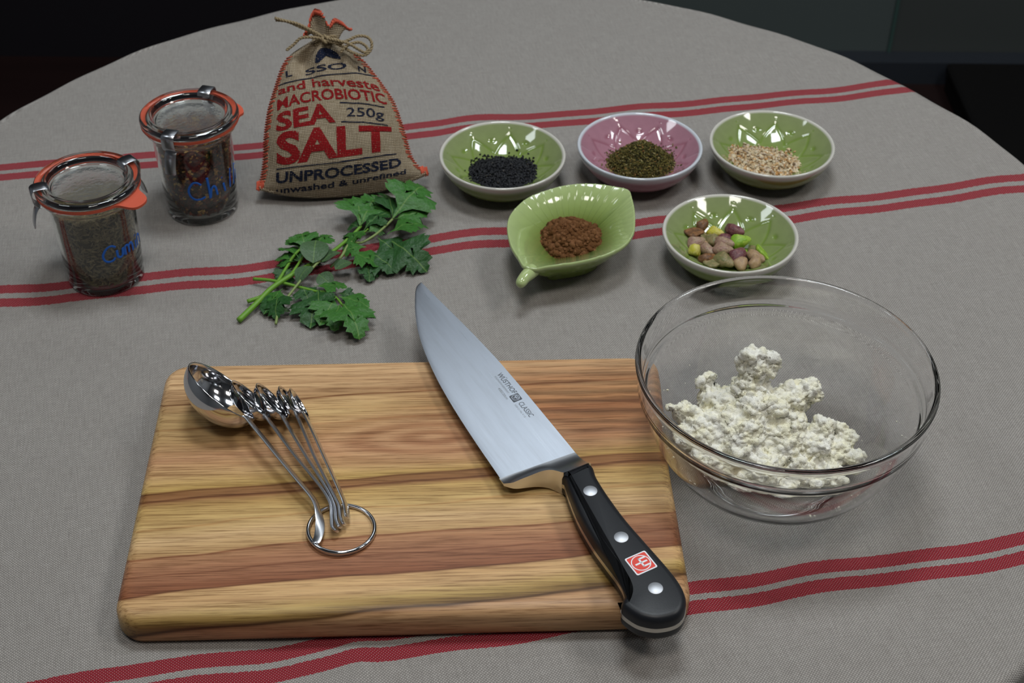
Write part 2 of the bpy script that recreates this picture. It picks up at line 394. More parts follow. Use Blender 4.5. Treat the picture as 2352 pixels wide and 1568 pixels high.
# low black box on the floor against the wall
bxr = tag(empty('storage_box', (1.12, 2.19, -.75)), 'low black storage box on the dark floor against the glass wall', 'box')
def rounded_rect(w, d, r, k=6):
    out = []
    for cx, cy, a0 in ((w/2-r, d/2-r, 0), (-w/2+r, d/2-r, 90), (-w/2+r, -d/2+r, 180), (w/2-r, -d/2+r, 270)):
        for j in range(k+1):
            a = math.radians(a0 + 90*j/k); out.append((cx + r*math.cos(a), cy + r*math.sin(a)))
    return np.array(out)
blk = Mat('matt_black', (.004, .0035, .0035), .7, spec=.2).m
mk('body', *inset_solid(rounded_rect(.62, .5, .01), [(0.004, 0), (0, .004), (0, .040)]), blk, bxr, smooth=False)
mk('lid', *inset_solid(rounded_rect(.628, .508, .012), [(0, .040), (0, .050), (.006, .054)]), blk, bxr, smooth=False)

# ------------------------------------------------------------------ table and tablecloth
TC = np.array([-.0192, .8561]); TR = .4652
tb = tag(empty('round_table', (*TC, -.75)), 'round pedestal table hidden under the striped linen cloth', 'table')
wdk = Mat('dark_table_wood', (.05, .025, .015), .4).m
mk('table_top', *lathe([(0, .715), (.452, .715), (.458, .720), (.458, .740), (.452, .7455), (0, .7455)], 96, False), wdk, tb)
mk('column', *lathe([(0, .03), (.045, .03), (.036, .06), (.032, .30), (.036, .62), (.06, .70), (.12, .715), (0, .715)], 40, False), wdk, tb)
mk('base', *lathe([(0, 0), (.27, 0), (.28, .008), (.27, .02), (.06, .04), (0, .04)], 64, False), wdk, tb)

STRIPES += [c * .9796 for c in (1.0795, 1.0645, .911, .895, .5385, .5240)]
def cloth():
    nseg = 288; rr = list(np.linspace(0, TR - .008, 84)[1:]); arc = [(TR - .008 + .008*math.sin(a), -.008 + .008*math.cos(a)) for a in np.linspace(0, math.pi/2, 7)[1:]]
    drop = [(TR, -.008 - d) for d in np.linspace(0, .24, 22)[1:]]
    V = [(TC[0], TC[1], 0)]; UV = []; F = []
    def uvof(x, y):
        o = -.006 + .0105*math.exp(-((x + .045)/.075)**2) + .0045*math.exp(-((x - .44)/.10)**2) + .005*math.exp(-((x + .40)/.08)**2)
        wgt = min(max((y - .55) / .25, 0), 1); o *= wgt
        o += .0022*math.exp(-((x + .084)/.012)**2) * (1 - wgt)
        o += .0010*math.sin(x*47 + y*9) + .0007*math.sin(x*91 - 2)
        return ((x + .205*y)*.9796, (y - .205*x - o)*.9796)
    def hgt(x, y):
        h = .0004*(math.sin(x*31 + 4*math.sin(y*9)) + math.sin(y*23 + x*13) - 2)
        h += -.0012*math.exp(-((x - y*.12 + .19)/.012)**2) * .5
        h += .0010*(math.exp(-((x + .084 + .05*(y-.5))/.006)**2)) * max(0, min(1, (.54 - y)/.03))
        return min(h, .0006)
    UV.append(uvof(*TC)); rows = [(r, None) for r in rr] + arc + drop; arcl = 0
    prev = (TR - .008, 0)
    for i, (r, z) in enumerate(rows):
        if z is not None: arcl += math.hypot(r - prev[0], z - prev[1]); prev = (r, z)
        for k in range(nseg):
            a = 2*math.pi*k/nseg; ca, sa = math.cos(a), math.sin(a); rk = r
            wob = .0016*math.sin(5*a + 1) + .0012*math.sin(17*a) + .0007*math.sin(41*a)
            if z is None:
                x, y = TC[0] + rk*ca, TC[1] + rk*sa; s = max(0, (r - TR + .05)/.05); x += wob*s*ca; y += wob*s*sa
                V.append((x, y, hgt(x, y) * min(1, (TR - r)/.02 + .2))); UV.append(uvof(x, y))
            else:
                d = max(0, -z - .008); rk = r + wob + d*.16*(.5 + .5*math.sin(13*a + 1.2*math.sin(3*a))) + .02*d
                V.append((TC[0] + rk*ca, TC[1] + rk*sa, z)); e = TR - .008 + arcl; UV.append(uvof(TC[0] + e*ca, TC[1] + e*sa))
    for k in range(nseg): F.append((0, 1 + k, 1 + (k+1) % nseg))
    for i in range(len(rows)-1):
        a0 = 1 + i*nseg
        for k in range(nseg):
            k2 = (k+1) % nseg; F.append((a0+k, a0+nseg+k, a0+nseg+k2, a0+k2))
    return tag(mk('tablecloth', V, F, cloth_material(), uv=UV), 'coarse grey-brown linen tablecloth with paired red stripes over the round table', 'tablecloth')
cloth()

# ------------------------------------------------------------------ cutting board
BW, BD, BT = .320, .2165, .0205
bo = rounded_rect(BW, BD, .016, 8)
rings = [(.004, 0), (.0012, .0012), (0, .004), (0, .013)] + [(.0072*(1-math.cos(a)), .0133 + .0072*math.sin(a)) for a in np.linspace(.2, math.pi/2, 6)]
board = mk('cutting_board', *inset_solid(bo, rings), wood_material(), loc=(-.0625, .6295, 0), rot=(0, 0, .044))
sharp(board, 50); tag(board, 'rounded camphor wood cutting board with brown and olive grain under the knife', 'cutting board')
BZ = .0205

# ------------------------------------------------------------------ chef's knife
mm = lambda L: np.array(L, float) / 1000
kn = tag(empty('chef_knife', (.03875, .63808, BZ + .0100), (math.radians(1.6), 0, math.radians(-61.13))),
         'large chef knife with black riveted handle lying across the wooden board', 'knife')
eX = [-197, -196, -192, -184, -170, -151, -127, -94, -62, -31, 0]; eY = [-8.6, -11.0, -14.6, -19.0, -25.6, -32.6, -38.6, -43.8, -46.6, -48.2, -49.2]
sX = [-197, -195, -182, -156, -124, -92, -50, 0]; sY = [-8.4, -8.0, -6.9, -4.6, -2.1, -.5, 0, 0]
fe, fs = spline(eX, eY), spline(sX, sY)
def blade():
    xs = np.concatenate([-197 + 8*np.linspace(0, 1, 14)**2, np.linspace(-188, 0, 70)]); ts = np.concatenate([np.linspace(0, .93, 12), [.97, 1.0]]); V = []; F = []; n = len(ts)
    for sgn in (1, -1):
        for x in xs:
            a, b = fs(x), fe(x); w_ = 2.7 * (.45 + .55*min(1, (x + 197)/170))
            for t in ts:
                th_ = w_/2 * (1 - t*.80) if t <= .93 else w_/2*.256*(1 - (t-.93)/.07) + .04
                fx = x - 4.0*t*max(0, (x + 20)/20)
                V.append((fx/1000, (a + (b-a)*t)/1000, sgn*th_/1000))
    m_ = len(xs)*n
    for i in range(len(xs)-1):
        for j in range(n-1):
            q = (i*n+j, i*n+j+1, (i+1)*n+j+1, (i+1)*n+j); F.append(q); F.append(tuple(m_+k for k in reversed(q)))
    for i in range(len(xs)-1):
        F.append((i*n, (i+1)*n, m_+(i+1)*n, m_+i*n)); F.append((i*n+n-1, m_+i*n+n-1, m_+(i+1)*n+n-1, (i+1)*n+n-1))
    for j in range(n-1): F.append((j, m_+j, m_+j+1, j+1))
    return V, F
sharp(mk('blade', *blade(), blade_mat, kn), 30)
def bolster():
    ys = np.concatenate([np.linspace(0, -18.5, 14), np.linspace(-19.5, -30, 14), np.linspace(-32, -49.8, 12)])
    xe = spline([0, 14, 18.5, 20.5, 22.5, 25, 30, 38, 45, 49.8], [18.6, 18.6, 18.2, 15.6, 12.6, 10.2, 8.0, 6.4, 5.0, 1.6]); ss = np.linspace(0, 1, 11)
    te = spline([0, 10, 19, 25, 33, 42, 49.8], [9.4, 9.6, 9.3, 7.6, 5.4, 3.6, 1.0]); V = []; F = []; n = len(ss)
    for sgn in (1, -1):
        for y in ys:
            xb = -4.0*y/-49.2; x2 = float(xe(-y)); t0 = max(.3, 1.35*(1 - .8*(-y/49.2))); t1 = float(te(-y)); rnd = min(1, (-y + .6)/2.2)
            for s in ss:
                tz = t0 + (t1 - t0) * (s**1.9); tz *= (.80 + .20*min(1, rnd)) if s > .2 else 1
                V.append(((xb + (x2-xb)*s)/1000, y/1000, sgn*tz/1000))
    m_ = len(ys)*n
    for i in range(len(ys)-1):
        for j in range(n-1):
            q = (i*n+j, (i+1)*n+j, (i+1)*n+j+1, i*n+j+1); F.append(tuple(reversed(q))); F.append(tuple(m_+k for k in q))
        F.append((i*n+n-1, (i+1)*n+n-1, m_+(i+1)*n+n-1, m_+i*n+n-1)); F.append((i*n, m_+i*n, m_+(i+1)*n, (i+1)*n))
    for j in range(n-1):
        F.append((j, j+1, m_+j+1, m_+j)); k = (len(ys)-1)*n; F.append((k+j, m_+k+j, m_+k+j+1, k+j+1))
    return V, F
sharp(mk('bolster', *bolster(), satin, kn), 35)
ho = catmull(mm([(18.4, -.9), (30, -2.6), (45, -4.2), (66, -5.2), (88, -4.6), (109, -3.9), (122, -4.6), (131, -7.4), (137.5, -13), (139.6, -20), (137, -29.5), (131.5, -36),
                 (126, -39), (119.5, -40.6), (116.3, -39.2), (113.6, -35.8), (109, -32.6), (100, -30.8), (86, -30.4), (70, -29.8), (50, -27.2), (32, -22.8), (22, -19.8), (18.4, -18.6)]), 6, True)
ho = ho[::-1] if np.sum(ho[:, 0]*np.roll(ho[:, 1], -1) - np.roll(ho[:, 0], -1)*ho[:, 1]) < 0 else ho
up_r = [(0, .0016), (0, .0052), (.0004, .0068), (.0012, .0083), (.0024, .0092), (.0042, .0096)]
sharp(mk('handle_scale', *inset_solid(ho, up_r), black_plastic, kn), 50)
V, F = inset_solid(ho, up_r); sharp(mk('handle_scale', [(x, y, -z) for x, y, z in V], [tuple(reversed(f)) for f in F], black_plastic, kn), 50)
sharp(mk('tang', *inset_solid(ho, [(-.00012, -.00158), (-.00012, .00158)]), tang_mat, kn), 30)
rv = mesh('rivet', *lathe([(0, .0060), (.0041, .0060), (.0042, .00955), (.0040, .00975), (0, .00985)], 32, False))
for x, y in ((38.8, -12.6), (78.0, -15.8), (118.4, -19.0)): add('rivet', rv, rivet_mat, kn, loc=(x/1000, y/1000, 0))
def flat(P, z): return [(x, y, z) for x, y in P], [tuple(range(len(P)))]
st = mk('emblem_tile', *inset_solid(rounded_rect(.0136, .0134, .001, 4), [(0, .0095), (0, .00972), (.0001, .00975)]), white_print, kn, smooth=False, loc=(.0995, -.0163, 0))
def disc(r, z, k=36): return flat([(r*math.cos(2*math.pi*j/k), r*math.sin(2*math.pi*j/k)) for j in range(k)], z)
mk('red_field', *flat(rounded_rect(.0120, .0118, .0008, 4), .00978), red_print, st, smooth=False)
mk('white_ring', *disc(.0056, .00981), white_print, st, smooth=False); mk('red_disc', *disc(.0050, .00984), red_print, st, smooth=False)
def strokes(L, wd, z):
    parts = []
    for (x0, y0, x1, y1) in L:
        d = np.array([x1-x0, y1-y0]); d = d/np.linalg.norm(d)*wd/2; q = np.array([-d[1], d[0]]); a = np.array([x0, y0]) - d; b = np.array([x1, y1]) + d
        parts.append(flat([a-q, b-q, b+q, a+q], z))
    return join(parts)
TRI = [(-.0030, 0, .0034, 0), (.0002, -.0028, .0002, .0028), (.0002, -.0028, .0036, -.0028), (.0002, .0028, .0036, .0028)]
mk('trident', *strokes([(-y, x, -w_, z_) for (x, y, z_, w_) in TRI], .0011, .00987), white_print, st, smooth=False)
# etched lettering on the blade
def etch(s, x, y, wdt, hgt, mat, bold=0.0):
    v, f = glyphs(s, bold); k = hgt / CAPH; zt = []
    for a, b in v:
        X = x + a*wdt; Y = y + b*k; t = (Y*1000 - float(fs(X*1000)))/(float(fe(X*1000)) - float(fs(X*1000))); w_ = 2.7*(.45 + .55*min(1, (X*1000+197)/170))
        zt.append((X, Y, w_/2000*(1 - t*.80) + .00004))
    return mk('lettering', zt, f, mat, kn, smooth=False)
etch('WÜSTHOF', -.0860, -.0078, .0215, .0036, engrave, .008); etch('SOLINGEN/GERMANY', -.0850, -.0102, .0185, .0013, engrave2)
etch('4582/20cm', -.0740, -.0136, .0120, .0017, engrave2, .01); etch('CLASSIC', -.0553, -.0090, .0148, .0036, engrave, .004); etch('X50 Cr Mo V 15', -.0553, -.0118, .0135, .0013, engrave2)
lg = mk('etched_logo', *flat(rounded_rect(.0062, .0062, .0005, 3), .00128), engrave, kn, smooth=False, loc=(-.0605, -.0078, 0))
mk('logo_ring', *disc(.0026, .00131), blade_mat, lg, smooth=False); mk('logo_disc', *disc(.00225, .00134), engrave, lg, smooth=False)
mk('logo_trident', *strokes([(-y*.45, x*.45, -w_*.45, z_*.45) for (x, y, z_, w_) in TRI], .0005, .00137), blade_mat, lg, smooth=False)

# ------------------------------------------------------------------ measuring spoons on a ring
def spoon(name, label, C, tilt, az, r, path, depth=.62, wid=.0070, tail=None):
    P = np.array(path); S0 = np.array(C); h = P[3] - S0; h /= np.linalg.norm(h); C = S0 - h*r*1.06
    side = np.cross((0, 0, 1.0), h); side /= np.linalg.norm(side); upv = np.cross(h, side); n_ = side*math.sin(tilt) + upv*math.cos(tilt); e2 = np.cross(n_, h)
    root = tag(empty(name, C), label, 'measuring spoon', 'measuring spoons on the ring'); B = np.stack([h, e2, n_], 1)
    seg = 56; prof = []; tk = .0008
    for a in np.linspace(0, math.pi/2, 15): prof.append((r*math.sin(a)**.92, -depth*r*math.cos(a)))
    inner = [(max(0, q - tk*math.sin(min(1, q/r)*math.pi/2)), z + tk*(1 - (q/r)**3)) for q, z in reversed(prof)]
    prof[-1] = (r + .0002, -.0003); inner[0] = (r - tk, .00005)
    pr_ = prof + [(r + .0001, .0002)] + inner; V, F = lathe(pr_, seg, False)
    mk('spoon_bowl', (np.array(V)*np.array([1.03, .97, 1])) @ B.T, F, steel, root)
    Q = np.vstack([C + h*(r*.97), C + h*(r*1.08), P]); Q = catmull(Q, 8) - C
    wds = np.full(len(Q), wid); wds[:6] = wid*np.linspace(1.25, 1, 6); wds[-4:] = wid*np.array([1, .96, .85, .6])
    WD = np.tile(e2, (len(Q), 1))
    if tail is not None:
        s = np.clip((np.arange(len(Q)) - (len(Q) - 26))/18, 0, 1)[:, None]; WD = WD*(1-s) + np.array(tail)*s
    sharp(mk('handle', *ribbon(Q, WD, wds, .0013), satin, root), 40)
SP = [
 ('measuring_spoon', 'largest steel measuring spoon with the deep round bowl on the board', (-.1612, .6573, .0385), .80, 0, .0268,
  [(-.1492, .6421, .0362), (-.1364, .6256, .0338), (-.1249, .6112, .0315), (-.1157, .5998, .0293), (-.1122, .592, .0276), (-.110, .5830, .0262), (-.110, .5742, .0252), (-.1115, .5687, .0245)], .74, .0054, (1, .3, .25)),
 ('measuring_spoon', 'second largest steel measuring spoon nested beside the deep round one', (-.1514, .6638, .0350), .92, 0, .0168,
  [(-.1395, .6447, .0362), (-.1285, .6293, .0343), (-.117, .6143, .0325), (-.1086, .6031, .0307), (-.1042, .5948, .0288), (-.1030, .5866, .0270), (-.1020, .5800, .0262), (-.0995, .5769, .026)], .60, .0054, None),
 ('measuring_spoon', 'middle sized steel measuring spoon of the five on the ring', (-.1415, .6656, .0335), .96, 0, .0146,
  [(-.1313, .6459, .0345), (-.1221, .6301, .033), (-.1128, .6148, .0315), (-.1062, .6037, .0300), (-.1020, .594, .0285), (-.1004, .585, .027), (-.098, .5799, .026)], .56, .0052, None),
 ('measuring_spoon', 'second smallest steel measuring spoon between the middle and smallest spoons', (-.1336, .6698, .0320), 1.04, 0, .0116,
  [(-.126, .6506, .0337), (-.1182, .6326, .0323), (-.1099, .6153, .031), (-.1036, .603, .0297), (-.0998, .5953, .0283), (-.0981, .5872, .027), (-.0958, .5820, .026)], .52, .0052, None),
 ('measuring_spoon', 'smallest steel measuring spoon, its flat handle facing the knife', (-.1280, .6690, .0312), 1.15, 0, .0112,
  [(-.1206, .6515, .0328), (-.1122, .6322, .0317), (-.1040, .6136, .0305), (-.0986, .6011, .0293), (-.0960, .5944, .0282), (-.0945, .5865, .0270)], .50, .0074, None)]
for a in SP: spoon(*a)
t = np.linspace(0, 2*math.pi, 73)[:-1]
ringP = np.stack([.0192*np.cos(t), .0192*np.sin(t), .0022 + .0008*np.cos(t + 2.2)], 1)
tag(mk('key_ring', *tube(ringP, .0013, 12, closed=True), steel, loc=(-.0978, .5822, BZ)), 'round steel wire ring threaded through the measuring spoon handles', 'ring')
# ------------------------------------------------------------------ small glazed dipping bowls
RI, ZB, ZR = .0472, .0058, .0280
def bowl_z(r): return ZB + (ZR - .0006 - ZB) * (np.minimum(r, RI)/RI)**1.95
def dip_bowl():
    seg = 208; V = []; C = []; F = []
    qs = np.concatenate([[.0], np.linspace(.06, .44, 9), np.linspace(.46, .98, 46)])
    def tri(a): x = (a*8/(2*math.pi)) % 1.0; return 1 - abs(2*x - 1)
    for q in qs:
        for k in range(seg):
            a = 2*math.pi*k/seg; r = q*RI; ql = .54 + .31*tri(a); g = math.exp(-((q - ql)/1.55/.020)**2) if .5 < q < .9 else 0
            x = (a*8/(2*math.pi)) % 1.0; da = min(x, 1-x)*(2*math.pi/8); ov = math.exp(-(((q - .76)/.035)**2 + (da*q/.062)**2)**2)
            dm = abs(x - .5)*(2*math.pi/8); dt = math.exp(-(((q - .925)**2 + (dm*q)**2)/.0135**2)**2); g = max(g, ov, dt*.8)
            V.append((r*math.cos(a), r*math.sin(a), float(bowl_z(r)) - .00060*g))
            C.append((0, min(1, max(0, (1.05 - q)/.75)), min(1, .60*g + max(0, (.50 - q)/.18)*.8)))
    lip = [(.0474, .02755), (.0481, .0281), (.0489, .0281), (.0495, .0275), (.0496, .0266)]
    out = [(.0492, .0250), (.0480, .0215), (.0460, .0175), (.0430, .0132), (.0390, .0090), (.0340, .0056), (.0285, .0034), (.0250, .0026), (.0240, .0016), (.0236, .0002), (.0215, .0), (.0205, .0012), (.0, .0016)]
    for j, (r, z) in enumerate(lip + out):
        for k in range(seg):
            a = 2*math.pi*k/seg; V.append((r*math.cos(a), r*math.sin(a), z)); C.append((1 if j < 6 else 0, .85, .12))
    n = len(qs) + len(lip) + len(out)
    for i in range(n-1):
        for k in range(seg):
            k2 = (k+1) % seg; F.append((i*seg+k, i*seg+k2, (i+1)*seg+k2, (i+1)*seg+k))
    return V, F, C
bv, bf, bc = dip_bowl()
green = glaze('green_glaze', (.130, .225, .012), (.190, .265, .062), (.240, .280, .135), (.56, .54, .49))
pink = glaze('pink_glaze', (.25, .075, .11), (.365, .170, .220), (.36, .185, .232), (.56, .59, .64))
bm_g = mesh('dipping_bowl', bv, bf, True, None, bc); bm_g.materials.append(green)
bm_p = mesh('dipping_bowl', bv, bf, True, None, bc); bm_p.materials.append(pink)
BOWLS = {'black': ((-.0088, .9761), bm_g, .25, 'small green glazed bowl holding black nigella seeds'),
         'pink': ((.0998, .9914), bm_p, -.05, 'small pink glazed bowl holding dried green herbs'),
         'nuts': ((.2051, .9967), bm_g, .18, 'small green glazed bowl holding chopped pale nuts'),
         'pist': ((.1587, .8739), bm_g, .22, 'small green glazed bowl holding shelled pistachios')}
for k, (c, me_, rz, lab) in BOWLS.items():
    tag(add('dipping_bowl', me_, None, None, (*c, 0), (0, 0, rz)), lab, 'bowl', 'small glazed bowls')

def mound(n, cx, cy, rx, ry, top, power=1.0, layers=.0025, edge_j=.08):
    """points on a heap inside a dip bowl: (pos, normal)"""
    out = []
    while len(out) < n:
        x, y = rng.uniform(-1, 1, 2); d = math.hypot(x, y)
        if d > 1 + rng.normal()*edge_j: continue
        px, py = cx + x*rx, cy + y*ry; zb = float(bowl_z(math.hypot(px, py))) + .0005
        zt = zb + max(0, (top - zb)) * max(0, 1 - d**1.6)**power; z = max(zb, zt - rng.random()*layers)
        g = 2*(top - ZB)/rx*d; nr = np.array([x*g, y*g, 1.0]); out.append((np.array([px, py, z]), nr/np.linalg.norm(nr)))
    return out
def heap_core(cx, cy, rx, ry, top, power=1.0, lower=.0012):
    V = []; F = []; n, s = 12, 40
    for i in range(n+1):
        d = i/n*1.0
        for k in range(s):
            a = 2*math.pi*k/s; px, py = cx + d*rx*math.cos(a), cy + d*ry*math.sin(a); zb = float(bowl_z(math.hypot(px, py)))
            V.append((px, py, max(zb + .0002, zb + max(0, top - zb)*max(0, 1 - d**1.6)**power - lower)))
    for i in range(n):
        for k in range(s): k2 = (k+1) % s; F.append((i*s+k, (i+1)*s+k, (i+1)*s+k2, i*s+k2))
    return np.array(V), F
def stuff_heap(name, label, cat, bowl, templates, n, palette, wts, shape, core_col, mat, size=(.8, 1.2), flat_=.5, extra=0):
    cx, cy, rx, ry, top, pw = shape; items = []
    pal = np.array(palette); wts = np.array(wts)/sum(wts)
    def put(p, nr):
        c = pal[rng.choice(len(pal), p=wts)] * rng.uniform(.75, 1.2); s = rng.uniform(*size)
        d = rng.normal(size=3); d -= nr*(d @ nr)*flat_; Fm = frame(d, nr + rng.normal(size=3)*.35)
        items.append((rng.integers(len(templates)), Fm*s, p, c))
    for p, nr in mound(n, cx, cy, rx, ry, top, pw): put(p, nr)
    for _ in range(extra):
        a = rng.uniform(0, 2*math.pi); d = rng.uniform(1.0, 1.28); px, py = cx + d*rx*math.cos(a), cy + d*ry*math.sin(a)
        if math.hypot(px, py) < .043: put(np.array([px, py, float(bowl_z(math.hypot(px, py))) + .0006]), np.array([0, 0, 1.0]))
    V, F, C = scatter(templates, items); cv, cf = heap_core(cx, cy, rx*.96, ry*.96, top, pw)
    o = len(V); V = np.vstack([V, cv]); F = F + [tuple(i+o for i in f) for f in cf]; C = np.vstack([C, np.tile(core_col, (len(cv), 1))])
    bx_, by_ = BOWLS[bowl][0]
    return tag(mk(name, V, F, mat, smooth=False, colr=C, loc=(bx_, by_, 0)), label, cat, kind='stuff')
seed_m = tinted('black_seed', .55, .35); herb_m = tinted('dried_herb', .85, .2); nut_m = tinted('chopped_nut', .6, .3, .2)
T_nig = [ico(1, .10, (.00125, .00075, .0007), s) for s in range(4)]
stuff_heap('nigella_seeds', 'heap of tiny black nigella seeds in a green glazed bowl', 'seeds', 'black', T_nig, 2300,
           [(.010, .011, .015), (.016, .017, .022), (.05, .045, .04)], [6, 3, .25], (.0005, -.002, .0268, .0245, .0195, .85), (.006, .006, .008), seed_m, extra=5)
def flake(seed, s=.001, asp=.5, th=.16):
    r = np.random.default_rng(seed); k = 5; a = np.sort(r.uniform(0, 2*math.pi, k)); a = np.linspace(0, 2*math.pi, k, endpoint=False) + r.normal(size=k)*.25; rad = r.uniform(.6, 1.15, k)
    P = [(rad[i]*math.cos(a[i])*s, rad[i]*math.sin(a[i])*s*asp) for i in range(k)]; bend = r.normal()*.25*s
    V = [(x, y, -th*s/2 + bend*(x/s)**2) for x, y in P] + [(x, y, th*s/2 + bend*(x/s)**2) for x, y in P]
    return np.array(V), [tuple(range(k-1, -1, -1)), tuple(range(k, 2*k))] + [(i, (i+1) % k, k+(i+1) % k, k+i) for i in range(k)]
T_herb = [flake(s, .0011, .55, .25) for s in range(6)] + [spindle(.0026, .00022, 5)]
stuff_heap('dried_herbs', 'pointed heap of crumbled olive green dried herbs in the pink bowl', 'herbs', 'pink', T_herb, 3800,
           [(.150, .125, .032), (.105, .098, .030), (.24, .190, .060), (.30, .15, .05), (.065, .058, .020), (.36, .30, .14)], [5, 4, 2.2, .7, 3, .8], (.0015, -.003, .0272, .0250, .0325, .90), (.035, .032, .010), herb_m, (.6, 1.25), .3, extra=60)
T_nut = [ico(1, .20, (.0016, .0012, .0009), s + 20) for s in range(6)] + [ico(1, .16, (.0011, .0008, .0006), s + 40) for s in range(3)]
stuff_heap('chopped_nuts', 'spread of pale cream chopped nuts in a green glazed bowl', 'nuts', 'nuts', T_nut, 1150,
           [(.66, .52, .33), (.72, .62, .44), (.58, .38, .19), (.50, .27, .10), (.62, .50, .38), (.30, .18, .10)], [6, 5, 3, 1.2, 3, .5], (-.0055, -.004, .0290, .0250, .0175, .7), (.46, .33, .18), nut_m, (.75, 1.3), .4, extra=4)

# ------------------------------------------------------------------ pistachio kernels, each on its own
def nut_mat(name, a, b, c, sc_=260):
    m = Mat(name, rough=.42, spec=.4); o = m.coord(); n1 = m.noise(sc_, 3, vec=o); n2 = m.noise(sc_*2.4, 3, vec=m.mapped(o, (1, 3, 3), (3, 1, 2)))
    m.color(m.mix(m.ramp(n2.outputs[0], [(.52, (0, 0, 0)), (.66, (.8, .8, .8))]), m.mix(m.ramp(n1.outputs[0], [(.46, (0, 0, 0)), (.54, (1, 1, 1))]), a, b), c)); m.normal(m.bump(n2.outputs[0], .35, .0006)); return m.m
NM = {'purple': nut_mat('purple_skin', (.105, .028, .038), (.17, .060, .065), (.22, .13, .10)), 'mauve': nut_mat('mauve_skin', (.30, .185, .135), (.36, .26, .17), (.12, .05, .06)),
      'beige': nut_mat('beige_skin', (.36, .235, .13), (.30, .19, .12), (.40, .30, .16)), 'green': nut_mat('green_kernel', (.20, .36, .022), (.32, .46, .06), (.13, .25, .02)),
      'yellow': nut_mat('yellow_kernel', (.50, .46, .055), (.56, .50, .14), (.38, .34, .03)), 'olive': nut_mat('olive_skin', (.17, .155, .065), (.26, .20, .10), (.09, .13, .03)), 'brown': nut_mat('brown_skin', (.13, .06, .025), (.24, .11, .04), (.03, .02, .012))}
def kernel(kind, seed):
    V, F = ico(3, 0, (1, 1, 1), seed); r = np.random.default_rng(seed); x, y, z = V.T
    tap = 1 - .30*x**2 - .10*x; V2 = np.stack([x*.0066, y*.0043*tap, z*.0040*tap], 1)
    V2[:, 2] -= .0007*np.exp(-(y/.22)**2)*(z > 0)*(1 - x**2)               # seam between the two halves
    V2 += .00045*np.stack([np.sin(V2[:, 1]*700 + seed), np.sin(V2[:, 2]*600 + V2[:, 0]*500 + 2*seed), np.sin(V2[:, 0]*620 + y*3 + seed) + .5*np.sin(V2[:, 0]*1300 + V2[:, 1]*900)], 1)
    if kind == 'half': V2[:, 2] = np.minimum(V2[:, 2], .0003)
    if kind == 'cut': V2[:, 0] = np.clip(V2[:, 0], -.0032, .0030); V2[:, 1:] *= .95
    return mesh('pistachio', V2, F)
KM = [kernel('whole', 1), kernel('whole', 2), kernel('half', 3), kernel('cut', 4)]
KIND = {'whole': 0, 'whole2': 1, 'half': 2, 'cut': 3}
PN = [(-17.4, 22.7, .0145, 'brown', 0, .85, 60, 20), (-8.0, 19.0, .0120, 'yellow', 0, .85, -20, 10), (6.0, 20.2, .0145, 'purple', 1, 1.05, -35, 12), (-24.5, 13.8, .0155, 'brown', 2, .95, 5, 0), (-15.8, 11.0, .0140, 'olive', 2, .90, 100, 30),
      (-9.8, 8.6, .0135, 'olive', 0, 1.0, 130, 10), (-1.0, 13.0, .0105, 'purple', 1, .95, 170, 0), (-24.0, 3.0, .0145, 'mauve', 0, .95, 25, 15), (-3.8, 1.6, .0170, 'mauve', 1, 1.0, -25, 10), (8.9, 5.6, .0155, 'green', 0, 1.08, 20, 8),
      (-16.6, -4.6, .0155, 'mauve', 1, .95, -60, 10), (-26.0, -9.6, .0165, 'yellow', 3, 1.05, 75, 75), (-5.6, -8.6, .0185, 'mauve', 0, 1.0, -10, 5), (8.4, -4.6, .0120, 'green', 2, 1.0, 20, 0), (18.6, -3.4, .0130, 'olive', 1, .85, -50, 10),
      (24.2, -9.4, .0155, 'green', 2, 1.0, -60, -35), (5.0, -14.0, .0175, 'purple', 0, 1.05, 55, 12), (17.6, -13.6, .0160, 'beige', 1, 1.0, -40, 0), (-17.6, -16.4, .0150, 'brown', 1, .90, 20, 5), (-6.2, -19.4, .0165, 'olive', 0, 1.15, -40, 8),
      (6.2, -22.4, .0165, 'beige', 0, .95, 75, 10), (16.4, -22.4, .0170, 'beige', 1, .90, 70, 15), (-14.0, -22.6, .0155, 'olive', 2, .9, 10, 0), (11.4, -9.4, .0115, 'purple', 0, .85, 10, 0), (-10.5, -2.0, .0110, 'beige', 1, .9, 45, 0), (-18.6, 1.6, .0100, 'beige', 0, .85, 90, 0)]
PLAB = ['small round rusty brown pistachio kernel beside the whole yellow kernel', 'whole yellow pistachio kernel between a brown and a purple one', 'large dark purple pistachio kernel next to the bright green one', 'flat reddish brown half pistachio resting against the bowl wall',
        'upright olive pistachio half beside the flat brown half', 'olive grey pistachio kernel behind the speckled mauve one', 'dark purple pistachio kernel tucked under the large purple one', 'mauve tan pistachio kernel against the bowl wall above the yellow piece',
        'speckled mauve pistachio kernel touching the bright green kernel', 'whole bright green peeled pistachio kernel on top of the heap', 'mauve pistachio kernel pointing at the square cut yellow piece', 'square cut pale yellow pistachio piece at the heap edge', 'mauve pistachio kernel lying highest in the middle of the heap',
        'green pistachio half wedged under the whole green kernel', 'olive pistachio kernel beside the loose green half', 'bright green pistachio half leaning on the bowl wall', 'dark purple pistachio kernel between two tan ones', 'tan pistachio kernel touching the leaning green half',
        'rusty brown pistachio kernel below the square yellow piece', 'largest olive pistachio kernel beside the brown kernel', 'tan pistachio kernel lying next to the large olive one', 'tan pistachio kernel furthest from the yellow pieces', 'flat olive pistachio half under the rusty brown kernel',
        'small purple pistachio kernel half hidden under the purple and green ones', 'tan pistachio kernel mostly buried under the mauve ones', 'small tan pistachio kernel buried below the olive half']
pcx, pcy = BOWLS['pist'][0]
